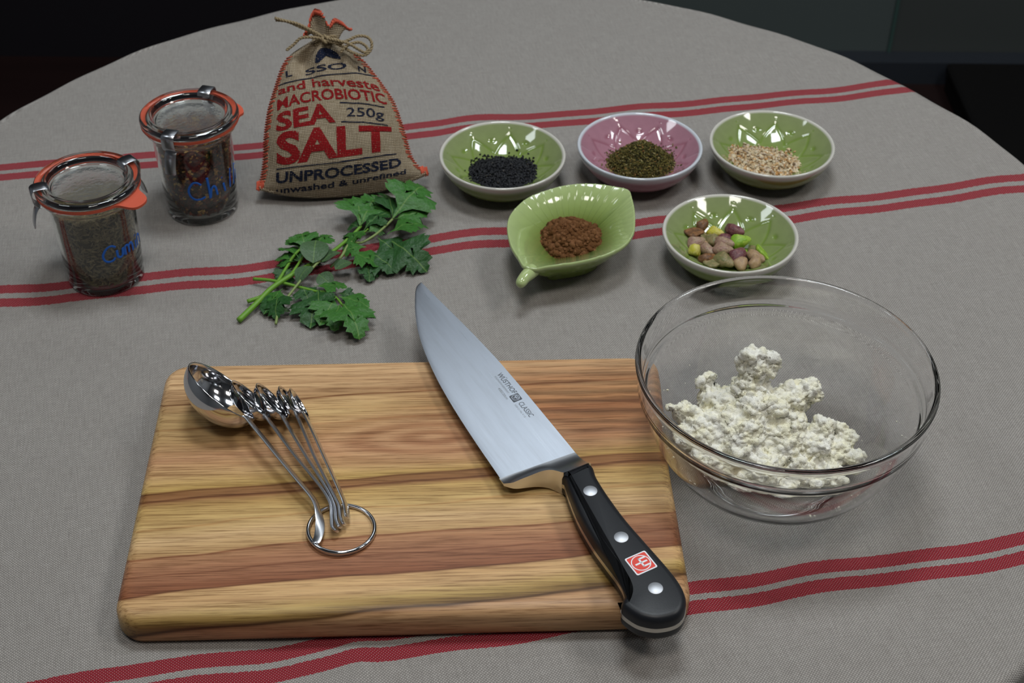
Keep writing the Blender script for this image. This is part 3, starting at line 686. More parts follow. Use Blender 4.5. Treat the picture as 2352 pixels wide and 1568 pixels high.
for pi_, (x, y, z, kd, ki, s, rz, tl) in enumerate(PN):
    o = bpy.data.objects.new('pistachio', KM[ki]); col.objects.link(o); z = max(z, float(bowl_z(math.hypot(x, y)/1000)) + .0046*s)
    o.location = (pcx + x/1000, pcy + y/1000, z); o.scale = (s*1.22, s*1.22*(.88 + .2*((ki*7 + len(o.name)*3) % 5)/4), s*1.15); o.rotation_euler = (math.radians(tl*1.2), math.radians(-tl*.5), math.radians(rz))
    if not o.data.materials: o.data.materials.append(NM[kd])
    o.material_slots[0].link = 'OBJECT'; o.material_slots[0].material = NM[kd]
    tag(o, PLAB[pi_], 'pistachio', 'shelled pistachios in the green bowl')

# ------------------------------------------------------------------ leaf shaped dish
LR = np.array([(.0083, .8244), (.0042, .8337), (-.0015, .8501), (-.0040, .8705), (-.0023, .8860), (.0041, .9001), (.0121, .9107), (.0230, .9186), (.0367, .9256), (.0505, .9290), (.0641, .9288), (.0755, .9258), (.0862, .9215),
               (.0884, .9110), (.0895, .8950), (.0887, .8765), (.0867, .8647), (.0803, .8514), (.0684, .8407), (.0553, .8336), (.0399, .8283), (.0245, .8247), (.0159, .8220)])
LC = np.array([.0430, .8765]); AX = np.array([.0795, .0906]); AX = AX/np.linalg.norm(AX); AY = np.array([-AX[1], AX[0]]); STEM0 = np.array([.0110, .8250])
rimc = catmull(LR - LC, 26, True); rimc = rimc[::-1] if np.sum(rimc[:, 0]*np.roll(rimc[:, 1], -1) - np.roll(rimc[:, 0], -1)*rimc[:, 1]) < 0 else rimc
LZ = .0315
def vein(x, y):
    p = (np.array([x, y]) + LC - STEM0); a, b = p @ AX, p @ AY; v = (a - 1.05*abs(b)) / .0100; fr_ = v - math.floor(v)
    d = min(fr_, 1-fr_); ridge = math.exp(-(d/.062)**2); mid_ = math.exp(-(b/.0011)**2); return max(ridge*min(1, abs(b)/.004), mid_)
def leaf_dish():
    n = len(rimc); V = []; C = []; F = []; rows = []
    ts = np.concatenate([np.linspace(1, .38, 44), np.linspace(.34, 0.02, 9)])
    for t in ts:
        z = .0065 + (LZ - .0065) * (max(0, (t - .22))/.78)**1.55
        for (x, y) in rimc:
            X, Y = x*t*.975, y*t*.975; g = vein(X, Y)*min(1, max(0, (t - .15)*4))*min(1, (1.0 - t)*14 + .15); V.append((X, Y, z + .0007*g)); C.append((0, min(1, max(0, .99 - .85*g - .30*max(0, (t-.95)/.05))), min(1, max(0, (.55 - t)*1.6))*(1-g)*.9))
    lip = [(.982, .0004, .9), (.992, .0007, .9), (1.002, .0005, .9), (1.010, -.0004, .75), (1.012, -.0016, .5)]
    for s, dz, cr in lip:
        for i, (x, y) in enumerate(rimc): V.append((x*s, y*s, LZ + dz + .0004*vein(x, y))); C.append((.28*cr, .55, 0))
    for t in (.985, .95, .90, .83, .74, .64, .55, .50):
        z = .0035 + (LZ - .006) * (max(0, (t - .47))/.53)**1.25
        for (x, y) in rimc: g = vein(x*t, y*t)*.8; V.append((x*t, y*t, z - .0)); C.append((0, .75 - .3*g, .15))
    for t, z in ((.485, .0004), (.46, 0), (.43, .001), (.02, .0015)):
        for (x, y) in rimc: V.append((x*t, y*t, z)); C.append((0, .7, .1))
    m_ = len(V)//n
    for i in range(m_-1):
        for k in range(n): k2 = (k+1) % n; F.append((i*n+k, i*n+k2, (i+1)*n+k2, (i+1)*n+k))
    return V, F, C
lf_m = glaze('leaf_green_glaze', (.180, .310, .003), (.205, .315, .012), (.62, .70, .42), (.40, .47, .28))
ld = tag(empty('leaf_dish', (*LC, 0)), 'green glazed leaf shaped dish with stem handle holding brown powder', 'dish')
V, F, C = leaf_dish(); mk('dish_body', V, F, lf_m, ld, colr=C)
sp_ = catmull([(-.0288, -.0490, .0262), (-.0316, -.0535, .0266), (-.0346, -.0585, .0268), (-.0374, -.0638, .0258)], 6)
sr = np.interp(np.linspace(0, 1, len(sp_)), [0, .3, .7, .9, 1], [.0052, .0050, .0043, .0040, .0037])
ex_ = [sp_[-1] + (sp_[-1]-sp_[-2])/np.linalg.norm(sp_[-1]-sp_[-2])*d for d in (.0012, .0022, .0028)]
sp_ = np.vstack([sp_, ex_]); sr = np.concatenate([sr, [.0032, .0024, .0009]])
v, f = tube(sp_, sr, 16); mk('stem', v, f, lf_m, ld, colr=np.tile((.12, .5, 0), (len(v), 1)))
# brown powder with clumps
def powder():
    items = []; T = [ico(2, .09, (1, .9, .75), s + 60) for s in range(5)]; pal = np.array([(.165, .075, .030), (.20, .092, .040), (.135, .058, .022)])
    def gz(x, y):
        d = math.hypot((x + .0005)/.0285, (y - .0025)/.0290); return .0078 + .004*min(1, d*d) + max(0, 1 - d**2.2)*.0205 + .0012*math.sin(x*420 + 1)*math.cos(y*380)
    cnt = 0
    while cnt < 1100:
        x, y = rng.uniform(-.029, .029), rng.uniform(-.029, .033); d = math.hypot((x + .0005)/.0270, (y - .0025)/.0280)
        if d > 1.03: continue
        s = rng.choice([.0009, .0014, .0021, .0030], p=[.38, .30, .20, .12]); z = max(.0080 + s*.5, gz(x, y) - s*.5); items.append((rng.integers(5), rand_rot()*s, np.array([x, y, z]), pal[rng.integers(3)]*rng.uniform(.85, 1.12))); cnt += 1
    for x, y, s in ((-.0205, .002, .0020), (-.0225, -.0005, .0012), (-.017, -.0215, .0022), (-.0195, -.0225, .0012), (-.0225, -.0165, .0006), (-.024, -.018, .0005)):
        items.append((1, rand_rot()*s, np.array([x, y, .0085 + s*.5]), pal[0]))
    V, F, C = scatter(T, items); cv = []; cf = []; n, k_ = 16, 48
    for i in range(n+1):
        for k in range(k_):
            a = 2*math.pi*k/k_; d = i/n; x, y = -.0005 + d*.0275*math.cos(a), .0025 + d*.0285*math.sin(a); cv.append((x, y, gz(x, y) - .0006))
    for i in range(n):
        for k in range(k_): k2 = (k+1) % k_; cf.append((i*k_+k, (i+1)*k_+k, (i+1)*k_+k2, i*k_+k2))
    o = len(V); V = np.vstack([V, cv]); F = F + [tuple(j+o for j in q) for q in cf]; C = np.vstack([C, np.tile((.15, .066, .026), (len(cv), 1))])
    m = tinted('brown_powder', .95, .1, .9, 1100)
    tag(mk('cocoa_powder', V, F, m, colr=C, loc=(*LC, 0)), 'clumpy heap of reddish brown powder in the leaf dish', 'powder', kind='stuff')
powder()

# ------------------------------------------------------------------ storage jars with clamped lids
JB = [(.0, .0022), (.020, .0022), (.0245, .0008), (.0262, .0006), (.0271, .0022), (.0274, .0050), (.0282, .030), (.0294, .060), (.0300, .0680), (.0306, .0705), (.0324, .0722), (.0338, .0736), (.0341, .0756), (.0335, .0772), (.0318, .0778),
      (.0296, .0776), (.0286, .0760), (.0280, .0720), (.0274, .0600), (.0264, .0300), (.0255, .0080), (.0240, .0056), (.020, .0048), (.0, .0046)]
JL = [(.0, .0770), (.0225, .0770), (.0255, .0776), (.0272, .0800), (.0285, .0798), (.0345, .0798), (.0360, .0803), (.0366, .0817), (.0362, .0833), (.0345, .0845), (.0325, .0846), (.0310, .0840), (.0297, .0846), (.0283, .0846), (.0268, .0832), (.0256, .0803), (.0236, .0792), (.0150, .0790), (.0, .0790)]
frost = Mat('embossed_glass', (.95, .97, .96), .16, trans=.93, ior=1.5); nfz = frost.noise(330, 3, vec=frost.coord()); frost.normal(frost.bump(nfz.outputs[0], .5, .0012)); frost = frost.m
jl_me = mesh('glass_lid', *lathe(JL, 112, False)); jl_me.materials.append(glass_green); jl_me.materials.append(frost)
for p_ in jl_me.polygons:
    c_ = p_.center
    if c_.z > .0785 and math.hypot(c_.x, c_.y) < .0205: p_.material_index = 1
jb_me = mesh('glass_body', *lathe(JB, 112, False))
def clip(parent, az):
    c = empty  # clip is one bent strip with a pull tab
    prof = [(.0262, .0826), (.0268, .0846), (.0290, .0858), (.0330, .0860), (.0366, .0856), (.0384, .0838), (.0387, .0800), (.0381, .0750), (.0358, .0722), (.0343, .0712)]
    P = catmull([(r, 0, z) for r, z in prof], 5); V, F = ribbon(P, np.tile((0, 1.0, 0), (len(P), 1)), .0098, .0007)
    o = sharp(mk('clip', V, F, clip_mat, parent, rot=(0, 0, az)), 50)
    P2 = catmull([(.0345, 0, .0714), (.0362, 0, .0706), (.0384, 0, .0670), (.0402, 0, .0610), (.0413, 0, .0550)], 5); wd = np.full(len(P2), .0088); wd[-2:] = (.0084, .0066)
    sharp(mk('pull_tab', *ribbon(P2, np.tile((0, 1.0, 0), (len(P2), 1)), wd, .0008), clip_mat, o), 50)
def seal(parent, tab_az, reach=.0118):
    n = 160; V = []; F = []
    for z in (.0779, .0797):
        for ri in (.0322, None):
            for k in range(n):
                a = 2*math.pi*k/n; d = (a - tab_az + math.pi) % (2*math.pi) - math.pi
                bmp = 1/(1 + math.exp((abs(d) - .235)*26)); r = ri if ri else .0362 + reach*bmp*max(.0, 1 - (d/.62)**2)
                V.append((r*math.cos(a), r*math.sin(a), z - (0 if ri else .0016*bmp)))
    for k in range(n):
        k2 = (k+1) % n; a, b, c, d = 0*n, 1*n, 2*n, 3*n
        F += [(a+k, a+k2, b+k2, b+k), (c+k, d+k, d+k2, c+k2), (b+k, b+k2, d+k2, d+k), (a+k, c+k, c+k2, a+k2)]
    sharp(mk('rubber_seal', V, F, rubber, parent), 40)
def jar_r(z): return float(np.interp(z, [.005, .030, .060, .068], [.0274, .0282, .0294, .0300]))
def handwriting(parent, L, wd=.0011):
    parts = []
    for s in L:
        P = catmull([(math.radians(a), z/1000, 0) for a, z in s], 6); Q = []; W_ = []
        for a, z, _ in P: r = jar_r(z) + .00012; Q.append((r*math.cos(a), r*math.sin(a), z))
        parts.append(tube(np.array(Q), wd*.9, 6))
    v, f = join(parts); V = []
    for p in v:     # pressed flat against the wall
        r = math.hypot(p[0], p[1]); r2 = jar_r(p[2]) + .00012 + (r - jar_r(p[2]))*.12; V.append((p[0]*r2/r, p[1]*r2/r, p[2]))
    mk('handwriting', V, f, blue_ink, parent)
def jar(label, loc, clips, tab, text, reach=.0118):
    j = tag(empty('storage_jar', (*loc, 0)), label, 'jar', 'clamp lid storage jars')
    add('glass_body', jb_me, glass_green, j); add('glass_lid', jl_me, glass_green, j); seal(j, tab, reach)
    for a in clips: clip(j, math.radians(a))
    handwriting(j, text); return j
J1, J2 = (-.2964, .852), (-.241, .9409)
cum = [[(-51.5, 41.5), (-57, 43.5), (-64, 42.5), (-70.5, 37.5), (-70, 33), (-65, 30.8), (-58, 31), (-54.5, 33)], [(-50.5, 38.5), (-50, 33), (-46, 31.6), (-42.5, 33), (-41, 38.5), (-41.2, 32)],
       [(-37, 31), (-37, 37.5), (-33, 38.5), (-30.5, 36), (-30.5, 31.5), (-30, 36.5), (-26, 38.5), (-22.5, 36), (-22, 30.5)], [(-14, 36.5), (-14, 30)], [(-14, 41), (-13.8, 40.6)], [(-8, 30), (-8, 37), (-3, 38), (1, 35.5), (1.5, 30)]]
chi = [[(-74, 37.8), (-80, 40.3), (-87, 39.6), (-93.5, 34), (-92.5, 28.5), (-86, 25.3), (-77, 25.2), (-70, 26.8)], [(-64.3, 43.5), (-63, 33), (-62.5, 24.8), (-60, 31.5), (-56, 34.4), (-52.5, 32.5), (-50.6, 25.6)], [(-38, 33.5), (-35.5, 25.6)], [(-40.5, 39.2), (-39.9, 38.7)],
       [(-20.5, 42), (-22.5, 33), (-24, 26)], [(-6, 42), (-9, 33), (-12, 25)], [(2, 34), (1, 26)], [(2, 39), (2.2, 38.6)]]
jar('clamp lid glass jar of cumin seeds with blue handwriting, standing on a red stripe', J1, (205, 42), math.radians(-27), cum)
jar('clamp lid glass jar of dark chilli flakes with blue handwriting, beside the salt bag', J2, (-104, 76), math.radians(24), chi, .0042)
def jar_fill(name, label, cat, loc, templates, n, palette, wts, top, mat, core_c, size, flat_):
    pal = np.array(palette); wts = np.array(wts)/sum(wts); items = []; rin = lambda z: float(np.interp(z, [.005, .008, .030, .060, .072], [.0240, .0252, .0261, .0271, .0276]))
    for i in range(n):
        c = pal[rng.choice(len(pal), p=wts)]*rng.uniform(.7, 1.25); a = rng.uniform(0, 2*math.pi)
        if i < n*.8:
            z = rng.uniform(.0072, top(a) - .001); r = rin(z) - .0009 - rng.random()**2*.0022; p = np.array([r*math.cos(a), r*math.sin(a), z]); nr = np.array([math.cos(a), math.sin(a), 0.0])
        else:
            r = (rin(.06) - .0016)*math.sqrt(rng.random()); z = top(a)*(r/.026) + (1 - r/.026)*TOPC[name] + rng.uniform(-.0016, .0004); p = np.array([r*math.cos(a), r*math.sin(a), z]); nr = np.array([0, 0, 1.0])
        d = rng.normal(size=3); d[2] *= .7; d -= nr*(d @ nr)*flat_; items.append((rng.integers(len(templates)), frame(d, nr + rng.normal(size=3)*(1-flat_))*rng.uniform(*size), p, c))
    V, F, C = scatter(templates, items)
    # keep everything clear of the glass
    r = np.hypot(V[:, 0], V[:, 1]); lim = np.interp(V[:, 2], [.005, .008, .030, .060, .072], [.0238, .0251, .02600, .0270, .0276]) - .00015; k = np.minimum(1, lim/np.maximum(r, 1e-6)); V[:, 0] *= k; V[:, 1] *= k; V[:, 2] = np.maximum(V[:, 2], .0058)
    cv, cf = lathe([(0, .0060), (.0222, .0064), (.0232, .009), (.0243, .03), (.0252, TOPC[name] - .006), (.024, TOPC[name] - .0035), (0, TOPC[name] - .0025)], 48, False)
    o = len(V); V = np.vstack([V, cv]); F = F + [tuple(i+o for i in f) for f in cf]; C = np.vstack([C, np.tile(core_c, (len(cv), 1))])
    tag(mk(name, V, F, mat, smooth=False, colr=C, loc=(*loc, 0)), label, cat, kind='stuff')
TOPC = {'cumin_seeds': .0645, 'chilli_flakes': .0650}
jar_fill('cumin_seeds', 'brown cumin seeds filling the jar on the red stripe', 'seeds', J1, [spindle(.0056, .00068, 5), spindle(.0050, .00060, 5), spindle(.0062, .00058, 5)], 3900,
         [(.27, .205, .105), (.21, .16, .08), (.36, .285, .16), (.13, .10, .05)], [5, 4, 2, 2.5], lambda a: .0655 + .002*math.sin(a + 2), tinted('cumin', .7, .25), (.045, .032, .017), (.8, 1.15), .92)
T_ch = [flake(s + 30, .0019, .75, .12) for s in range(6)] + [flake(s + 50, .0012, .8, .25) for s in range(3)]
jar_fill('chilli_flakes', 'dark red chilli flakes with golden seeds filling the jar beside the salt bag', 'flakes', J2, T_ch, 3600,
         [(.10, .020, .012), (.16, .034, .016), (.065, .018, .012), (.28, .055, .020), (.75, .46, .12), (.42, .20, .05)], [6, 4, 4, 1.6, 1.5, 1.5], lambda a: .0660 + .0015*math.sin(a), tinted('chilli', .5, .4), (.022, .006, .004), (.7, 1.3), .8)
# ------------------------------------------------------------------ jute bag of salt
SX = np.array([.98354851, .18064421, 0]); SU = np.array([-.11121568, .60553293, .78801075]); SN = np.array([.14234958, -.7750468, .61566148])
bag = tag(empty('salt_bag', (-.13323, .95968, 0)), 'tied jute sack of sea salt with red and navy printed lettering', 'bag')
def bp3(a, s, o): return SX*(a/1000) + SU*(s/1000) + SN*(o/1000) + np.array([0, 0, .012])
fL = spline([0, 7, 22, 37, 57, 78, 90, 100, 106.5, 110], [-66.5, -63, -59.2, -57, -52.3, -43.9, -38.5, -31.0, -20.3, -13.7])
fR = spline([0, 5, 12.7, 35, 56.4, 69.5, 80.4, 91.4, 104, 110], [66.5, 61, 55.8, 51.3, 46.2, 39.6, 33, 25.8, 13.5, 9.0])
fT = spline([0, 3, 8, 18, 38, 62, 88, 104, 112, 125], [1.2, 6.5, 12.0, 18.0, 23.0, 20.5, 14.5, 10.5, 8.0, 7.5])
def sbot(u): return -11.5*(1 - abs(u)**2.4)
def bulge(a, s):
    sc_ = min(max(s, 0), 110); l, r = float(fL(sc_)), float(fR(sc_)); u = (2*a - l - r)/(r - l); u = max(-1, min(1, u)); w_ = max(0, s - sbot(u))
    b = float(fT(w_)) * max(0, 1 - abs(u)**2.6)**.65; k = min(1, max(0, (s - 62)/35))
    b += k*3.2*math.cos(u*9.5 + .5)*(1 - u*u) - 8.5*math.exp(-((a + 22)/6.5)**2 - ((s - 94)/8.5)**2) - 4.0*math.exp(-((a - 20)/4.5)**2 - ((s - 90)/8)**2)
    b += .7*math.sin(a*.16 + s*.05)*math.sin(s*.12 + 1)*max(0, 1 - u*u) + 1.2*math.exp(-((s - 12 - .04*a)/5)**2)*(1 - u*u)
    return b
def bag_sheet(front):
    nu, nt = 64, 70; V = []; UV = []; F = []
    for j in range(nt+1):
        t_ = (j/nt)
        for i in range(nu+1):
            u = -1 + 2*i/nu; u = math.copysign(abs(u)**.9, u); s0 = sbot(u); s = s0 + (110 - s0)*t_; sc_ = min(max(s, 0), 110); l, r = float(fL(sc_)), float(fR(sc_)); a = (l + r)/2 + u*(r - l)/2
            b = bulge(a, s); o = b if front else -b*.72; V.append(bp3(a, s, o)); UV.append((a/1000, s/1000))
    for j in range(nt):
        for i in range(nu):
            q = (j*(nu+1)+i, j*(nu+1)+i+1, (j+1)*(nu+1)+i+1, (j+1)*(nu+1)+i); F.append(q if front else tuple(reversed(q)))
    return V, F, UV
def jute(name, dark, lo, hi, print_=None):
    m = Mat(name, rough=.92, spec=.15); uv = m.n('UVMap', uv_map='UVMap').outputs[0]; h, par, sep = weave(m, uv, .00125, .2)
    n1 = m.noise(1, 2, vec=m.mapped(uv, (120, 1300, 1))); n2 = m.noise(1, 2, vec=m.mapped(uv, (1300, 120, 1))); th_ = m.math('MULTIPLY', m.math('ADD', n1.outputs[0], n2.outputs[0]), .5)
    c = m.mix(m.ramp(th_, [(.35, (0, 0, 0)), (.65, (1, 1, 1))]), lo, hi)
    if print_ is not None:
        worn = m.math('MULTIPLY', m.math('LESS_THAN', m.noise(900, 2, vec=uv).outputs[0], .36), .5)
        c = m.mix(worn, m.mix(th_, tuple(x*.75 for x in print_), tuple(min(1, x*1.25) for x in print_)), c)
    m.color(m.mix(m.math('MULTIPLY_ADD', h, 1.0, .1, clamp=True), dark, c)); m.normal(m.bump(h, .9, .0008)); return m.m
JL_, JH_ = (.45, .355, .235), (.72, .60, .44)
jute_m = jute('jute', (.085, .058, .030), JL_, JH_); red_ink = jute('red_ink_on_jute', (.060, .010, .010), JL_, JH_, (.44, .014, .018)); navy_ink = jute('navy_ink_on_jute', (.010, .011, .018), JL_, JH_, (.018, .026, .060))
vf, ff, uf = bag_sheet(True); vb, fb, ub = bag_sheet(False)
V, F = join([(vf, ff), (vb, fb)]); sack = mk('sack', V, F, jute_m, bag, uv=uf + ub)
def quad3(p, x):
    p = np.array(p, float)
    if len(p) == 2: return p[0]*(1-x) + p[1]*x
    xm = (p[1][0] - p[0][0])/(p[2][0] - p[0][0]); c = np.linalg.solve(np.array([[xm, xm*xm], [1, 1]]), np.array([p[1]-p[0], p[2]-p[0]])); return p[0] + c[0]*x + c[1]*x*x
def bag_print(name, txt, base, topp, mat, bold=.02, capscale=CAPH):
    v, f = glyphs(txt, bold, .12); V = []; UV = []
    for x, y in v:
        b0 = quad3(base, x); t0 = quad3(topp, x); a, s = b0 + (t0 - b0)*(y/capscale); V.append(bp3(a, s, bulge(a, s) + .35)); UV.append((a/1000, s/1000))
    return mk(name, V, f, mat, sack, uv=UV)
def bag_line(p, wd=.9):
    V = []; UV = []; F = []; n = 60
    for i in range(n+1):
        q = np.array([np.interp(i/n, np.linspace(0, 1, len(p)), [k[0] for k in p]), np.interp(i/n, np.linspace(0, 1, len(p)), [k[1] for k in p])])
        for d in (-wd/2, wd/2): a, s = q[0], q[1] + d; V.append(bp3(a, s, bulge(a, s) + .4)); UV.append((a/1000, s/1000))
    for i in range(n): F.append((2*i, 2*i+2, 2*i+3, 2*i+1))
    mk('printed_rule', V, F, navy_ink, sack, uv=UV)
bag_print('lettering', 'and harveste', [(-43, 69.6), (-3.6, 72.4), (36.0, 65.6)], [(-42, 75.8), (-2.9, 79.4), (33, 74.0)], red_ink, .02)
bag_print('lettering', 'MACROBIOTIC', [(-45, 57.6), (-4.7, 61.8), (40, 55.0)], [(-44, 66.0), (-3.8, 70.2), (38.5, 63.6)], red_ink, .025)
bag_print('lettering', 'SEA', [(-47.5, 41.6), (-24, 43.6), (-1.5, 44.2)], [(-45.5, 55.2), (-24.4, 58.0), (-3, 59.2)], red_ink, .035)
bag_print('lettering', '250g', [(7, 47.4), (21.2, 46.2), (36, 43.6)], [(7.6, 54.4), (22, 53.4), (36.6, 50.4)], navy_ink, .008)
bag_print('lettering', 'SALT', [(-49.8, 16.6), (-3.3, 17.6), (40, 20.2)], [(-47.5, 40.2), (-.8, 40.6), (41, 37.6)], red_ink, .038)
bag_print('lettering', 'UNPROCESSED', [(-52, 2.6), (-5, 2.2), (46, 6.8)], [(-50.5, 10.6), (-4.2, 9.8), (46, 13.4)], navy_ink, .03)
bag_print('lettering', 'unwashed & unrefined', [(-52.5, -5.2), (-5.8, -4.8), (49, .8)], [(-52, -.4), (-5.3, -.4), (49.4, 4.6)], navy_ink, .02)
bag_print('lettering', 'L', [(-35.5, 82.4), (-30.5, 83.0)], [(-35.5, 87.6), (-30.5, 88.2)], navy_ink, .02)
bag_print('lettering', 'SSO', [(-20.5, 82.6), (-5, 84.8), (11.5, 85.0)], [(-20.5, 87.6), (-5, 89.8), (11.5, 90.4)], navy_ink, .02)
bag_print('lettering', "N", [(20.5, 82.6), (26.5, 81.4)], [(20.5, 87.8), (26.5, 86.6)], navy_ink, .02)
for p in ([(-43.5, 77.2), (-19.1, 80.0), (2, 81.4), (18.9, 81.2), (33, 78.4)], [(3.2, 58.6), (20.4, 56.6), (37.5, 52.8)], [(2.6, 43.6), (19.8, 41.8), (38.5, 38.6)], [(-50.5, 12.8), (-3.8, 12.8), (43, 16.4)]): bag_line(p)
def emblem():
    V = []; UV = []; F = []; n = 14; P = [(-12, 91.5), (-11, 97), (-7, 102), (-1, 103), (4.5, 99), (8, 93.2), (3, 94.6), (-1, 97.4), (-5, 95.5), (-8.5, 91.8)]
    c = np.mean(P, 0); R_ = [tuple(c)] + [tuple(c + (np.array(p) - c)*k) for k in (.33, .66, 1.0) for p in catmull(P, 3, True)]; m_ = 30
    for a, s in R_: V.append(bp3(a, s, bulge(a, s) + .45)); UV.append((a/1000, s/1000))
    for k in range(m_): F.append((0, 1+k, 1+(k+1) % m_))
    for j in range(2):
        for k in range(m_): k2 = (k+1) % m_; F.append((1+j*m_+k, 1+(j+1)*m_+k, 1+(j+1)*m_+k2, 1+j*m_+k2))
    mk('printed_emblem', V, F, navy_ink, sack, uv=UV)
emblem()
coral = Mat('coral_thread', (.56, .105, .060), .85, spec=.2).m
for side, fE in ((-1, fL), (1, fR)):
    parts = []; r = np.random.default_rng(5 + side)
    for s in np.arange(-.5, 99, 1.9):
        sc_ = max(s, 0); e = float(fE(sc_)); d = r.uniform(2.4, 4.2); sl = r.uniform(-.3, 1.6); a1 = e - side*d
        parts.append(tube(catmull([bp3(a1, s + sl, bulge(a1, s + sl) + .35), bp3(e - side*1.2, s + sl*.5, bulge(e - side*1.2, s + sl*.5) + .7), bp3(e + side*.8, s, 0), bp3(e - side*2, s, -bulge(e - side*2, s)*.72 - .5)], 3), .00045, 5))
    for k in range(10):   # stitched corner ear
        a0 = float(fE(0)) - side*k*.55; parts.append(tube(catmull([bp3(a0 - side*.4, 5.5 + r.normal()*.6, bulge(a0, 5) + .5), bp3(a0, 2, bulge(a0, 2) + .6), bp3(a0 + side*.6, -1.2 + r.normal()*.5, .4)], 3), .00055, 5))
    v, f = join(parts); mk('seam_stitching', v, f, coral, bag)
parts = []; r = np.random.default_rng(3)
for u in np.linspace(-.97, .97, 110):
    l, rr_ = float(fL(0)), float(fR(0)); a = (l + rr_)/2 + u*(rr_ - l)/2; s = sbot(u); parts.append(tube([bp3(a, s + 1.6 + r.normal()*.4, 2.6), bp3(a + .5, s - .5, 1.2), bp3(a + 1, s + .8, -2.0)], .0005, 4))
v, f = join(parts); mk('bottom_hem', v, f, jute_m, bag, uv=[(p[0], p[2]) for p in v])
def frill():
    n, m_ = 120, 14; V = []; UV = []; F = []; top = []
    for j in range(m_+1):
        t_ = j/m_
        for k in range(n):
            ph = 2*math.pi*k/n; fl = t_**1.2; ra = 8.0 + fl*(9.0 + 2.0*math.sin(5*ph + .6)); ro = 5.5 + fl*(4.0 + 3.0*math.sin(4*ph + 2.1)); a = -1.0 + ra*math.cos(ph); o = 1 + ro*math.sin(ph)
            a += fl*2.5*math.sin(3*ph); h = 8.5 + 16.0*math.exp(-((a + 7.0)/6.8)**4) + 7.5*math.exp(-((a - 9.0)/6.5)**4) + 1.0*math.sin(7*ph); s = 107 + h*t_
            V.append(bp3(a, s, o)); UV.append((ph*.012, s/1000))
    for j in range(m_):
        for k in range(n): k2 = (k+1) % n; F.append((j*n+k, j*n+k2, (j+1)*n+k2, (j+1)*n+k))
    mk('frill', V, F, jute_m, bag, uv=UV)
    T_ = np.array(V[m_*n:]); B_ = np.array(V[(m_-2)*n:(m_-1)*n]); c = T_.mean(0); parts = []; r = np.random.default_rng(8)
    for k in range(n):
        outw = (T_[k] - c); outw -= SU*(outw @ SU); outw /= np.linalg.norm(outw); b = B_[(k + r.integers(3)) % n]
        parts.append(tube([b + outw*.0006, T_[k]*.7 + b*.3 + outw*.0008, T_[k] + SU*.0006, T_[k]*.6 + b*.4 - outw*.0007], .0007, 5))
    v, f = join(parts); mk('frill_stitching', v, f, coral, bag)
frill()
tw = Mat('jute_twine', (.20, .150, .085), .9, spec=.15); nz_ = tw.noise(1, 3, vec=tw.mapped(tw.coord(), (900, 900, 900))); tw.color(tw.mix(nz_.outputs[0], (.17, .125, .07), (.42, .33, .20))); tw.normal(tw.bump(nz_.outputs[0], .8, .0008)); tw = tw.m
def twine(P, rad=.0009, k=10):
    """two strands twisted round each other"""
    Q = catmull([bp3(*p) for p in P], k); L = np.concatenate([[0], np.cumsum(np.linalg.norm(np.diff(Q, axis=0), axis=1))]); m_ = max(8, int(L[-1]/.0006)); li = np.linspace(0, L[-1], m_)
    Q = np.stack([np.interp(li, L, Q[:, i]) for i in range(3)], 1); T = np.gradient(Q, axis=0); T /= np.linalg.norm(T, axis=1)[:, None]; N = np.cross(T, SN); N /= np.linalg.norm(N, axis=1)[:, None] + 1e-9; B = np.cross(T, N); parts = []
    for ph in (0, math.pi): a = li/.0048*2*math.pi + ph; parts.append(tube(Q + rad*.62*(np.cos(a)[:, None]*N + np.sin(a)[:, None]*B), rad*.78, 6))
    return join(parts)
wraps = []
for dz in (-1.2, .8, 2.6): wraps.append([( -2.2 + 9.2*math.cos(q), 108 + dz + .8*math.sin(q*2), 1 + 8.0*math.sin(q)) for q in np.linspace(0, 2*math.pi, 14)])
tparts = [twine(wv_) for wv_ in wraps]
tparts += [twine(P, .00095) for P in (
    [(-3, 109, 10), (-10, 113.5, 13), (-20, 119, 13), (-30, 124.5, 12), (-38.5, 126.6, 10)], [(-3, 110, 11), (-12, 115.5, 14), (-22, 121.5, 14), (-32, 125, 13), (-39, 128, 11)],
    [(-4, 109, 11), (-12, 110.5, 14), (-20.8, 110.9, 13), (-27, 106.5, 12), (-33, 102.5, 12)], [(-3, 108.5, 11), (6, 104.5, 15), (14, 105.5, 17), (22, 108.4, 16), (29.5, 107.6, 14), (32.6, 103, 14), (31, 97, 14), (25, 93.5, 15), (16, 97, 16), (8, 103, 14), (-2, 109, 11)],
    [(-2, 109.5, 12), (7, 106, 17), (15, 102.8, 18), (22, 98, 17), (27, 95.5, 15), (29, 99, 14), (24, 103.5, 15), (17, 103.0, 17), (11, 100, 17), (8, 97, 16)])]
tparts.append(twine([(-6, 108, 10), (-3, 111, 12.5), (0, 108, 12), (-3, 106.5, 12), (-5, 109.5, 12.5)], .0012))
v, f = join(tparts); mk('twine_bow', v, f, tw, bag)

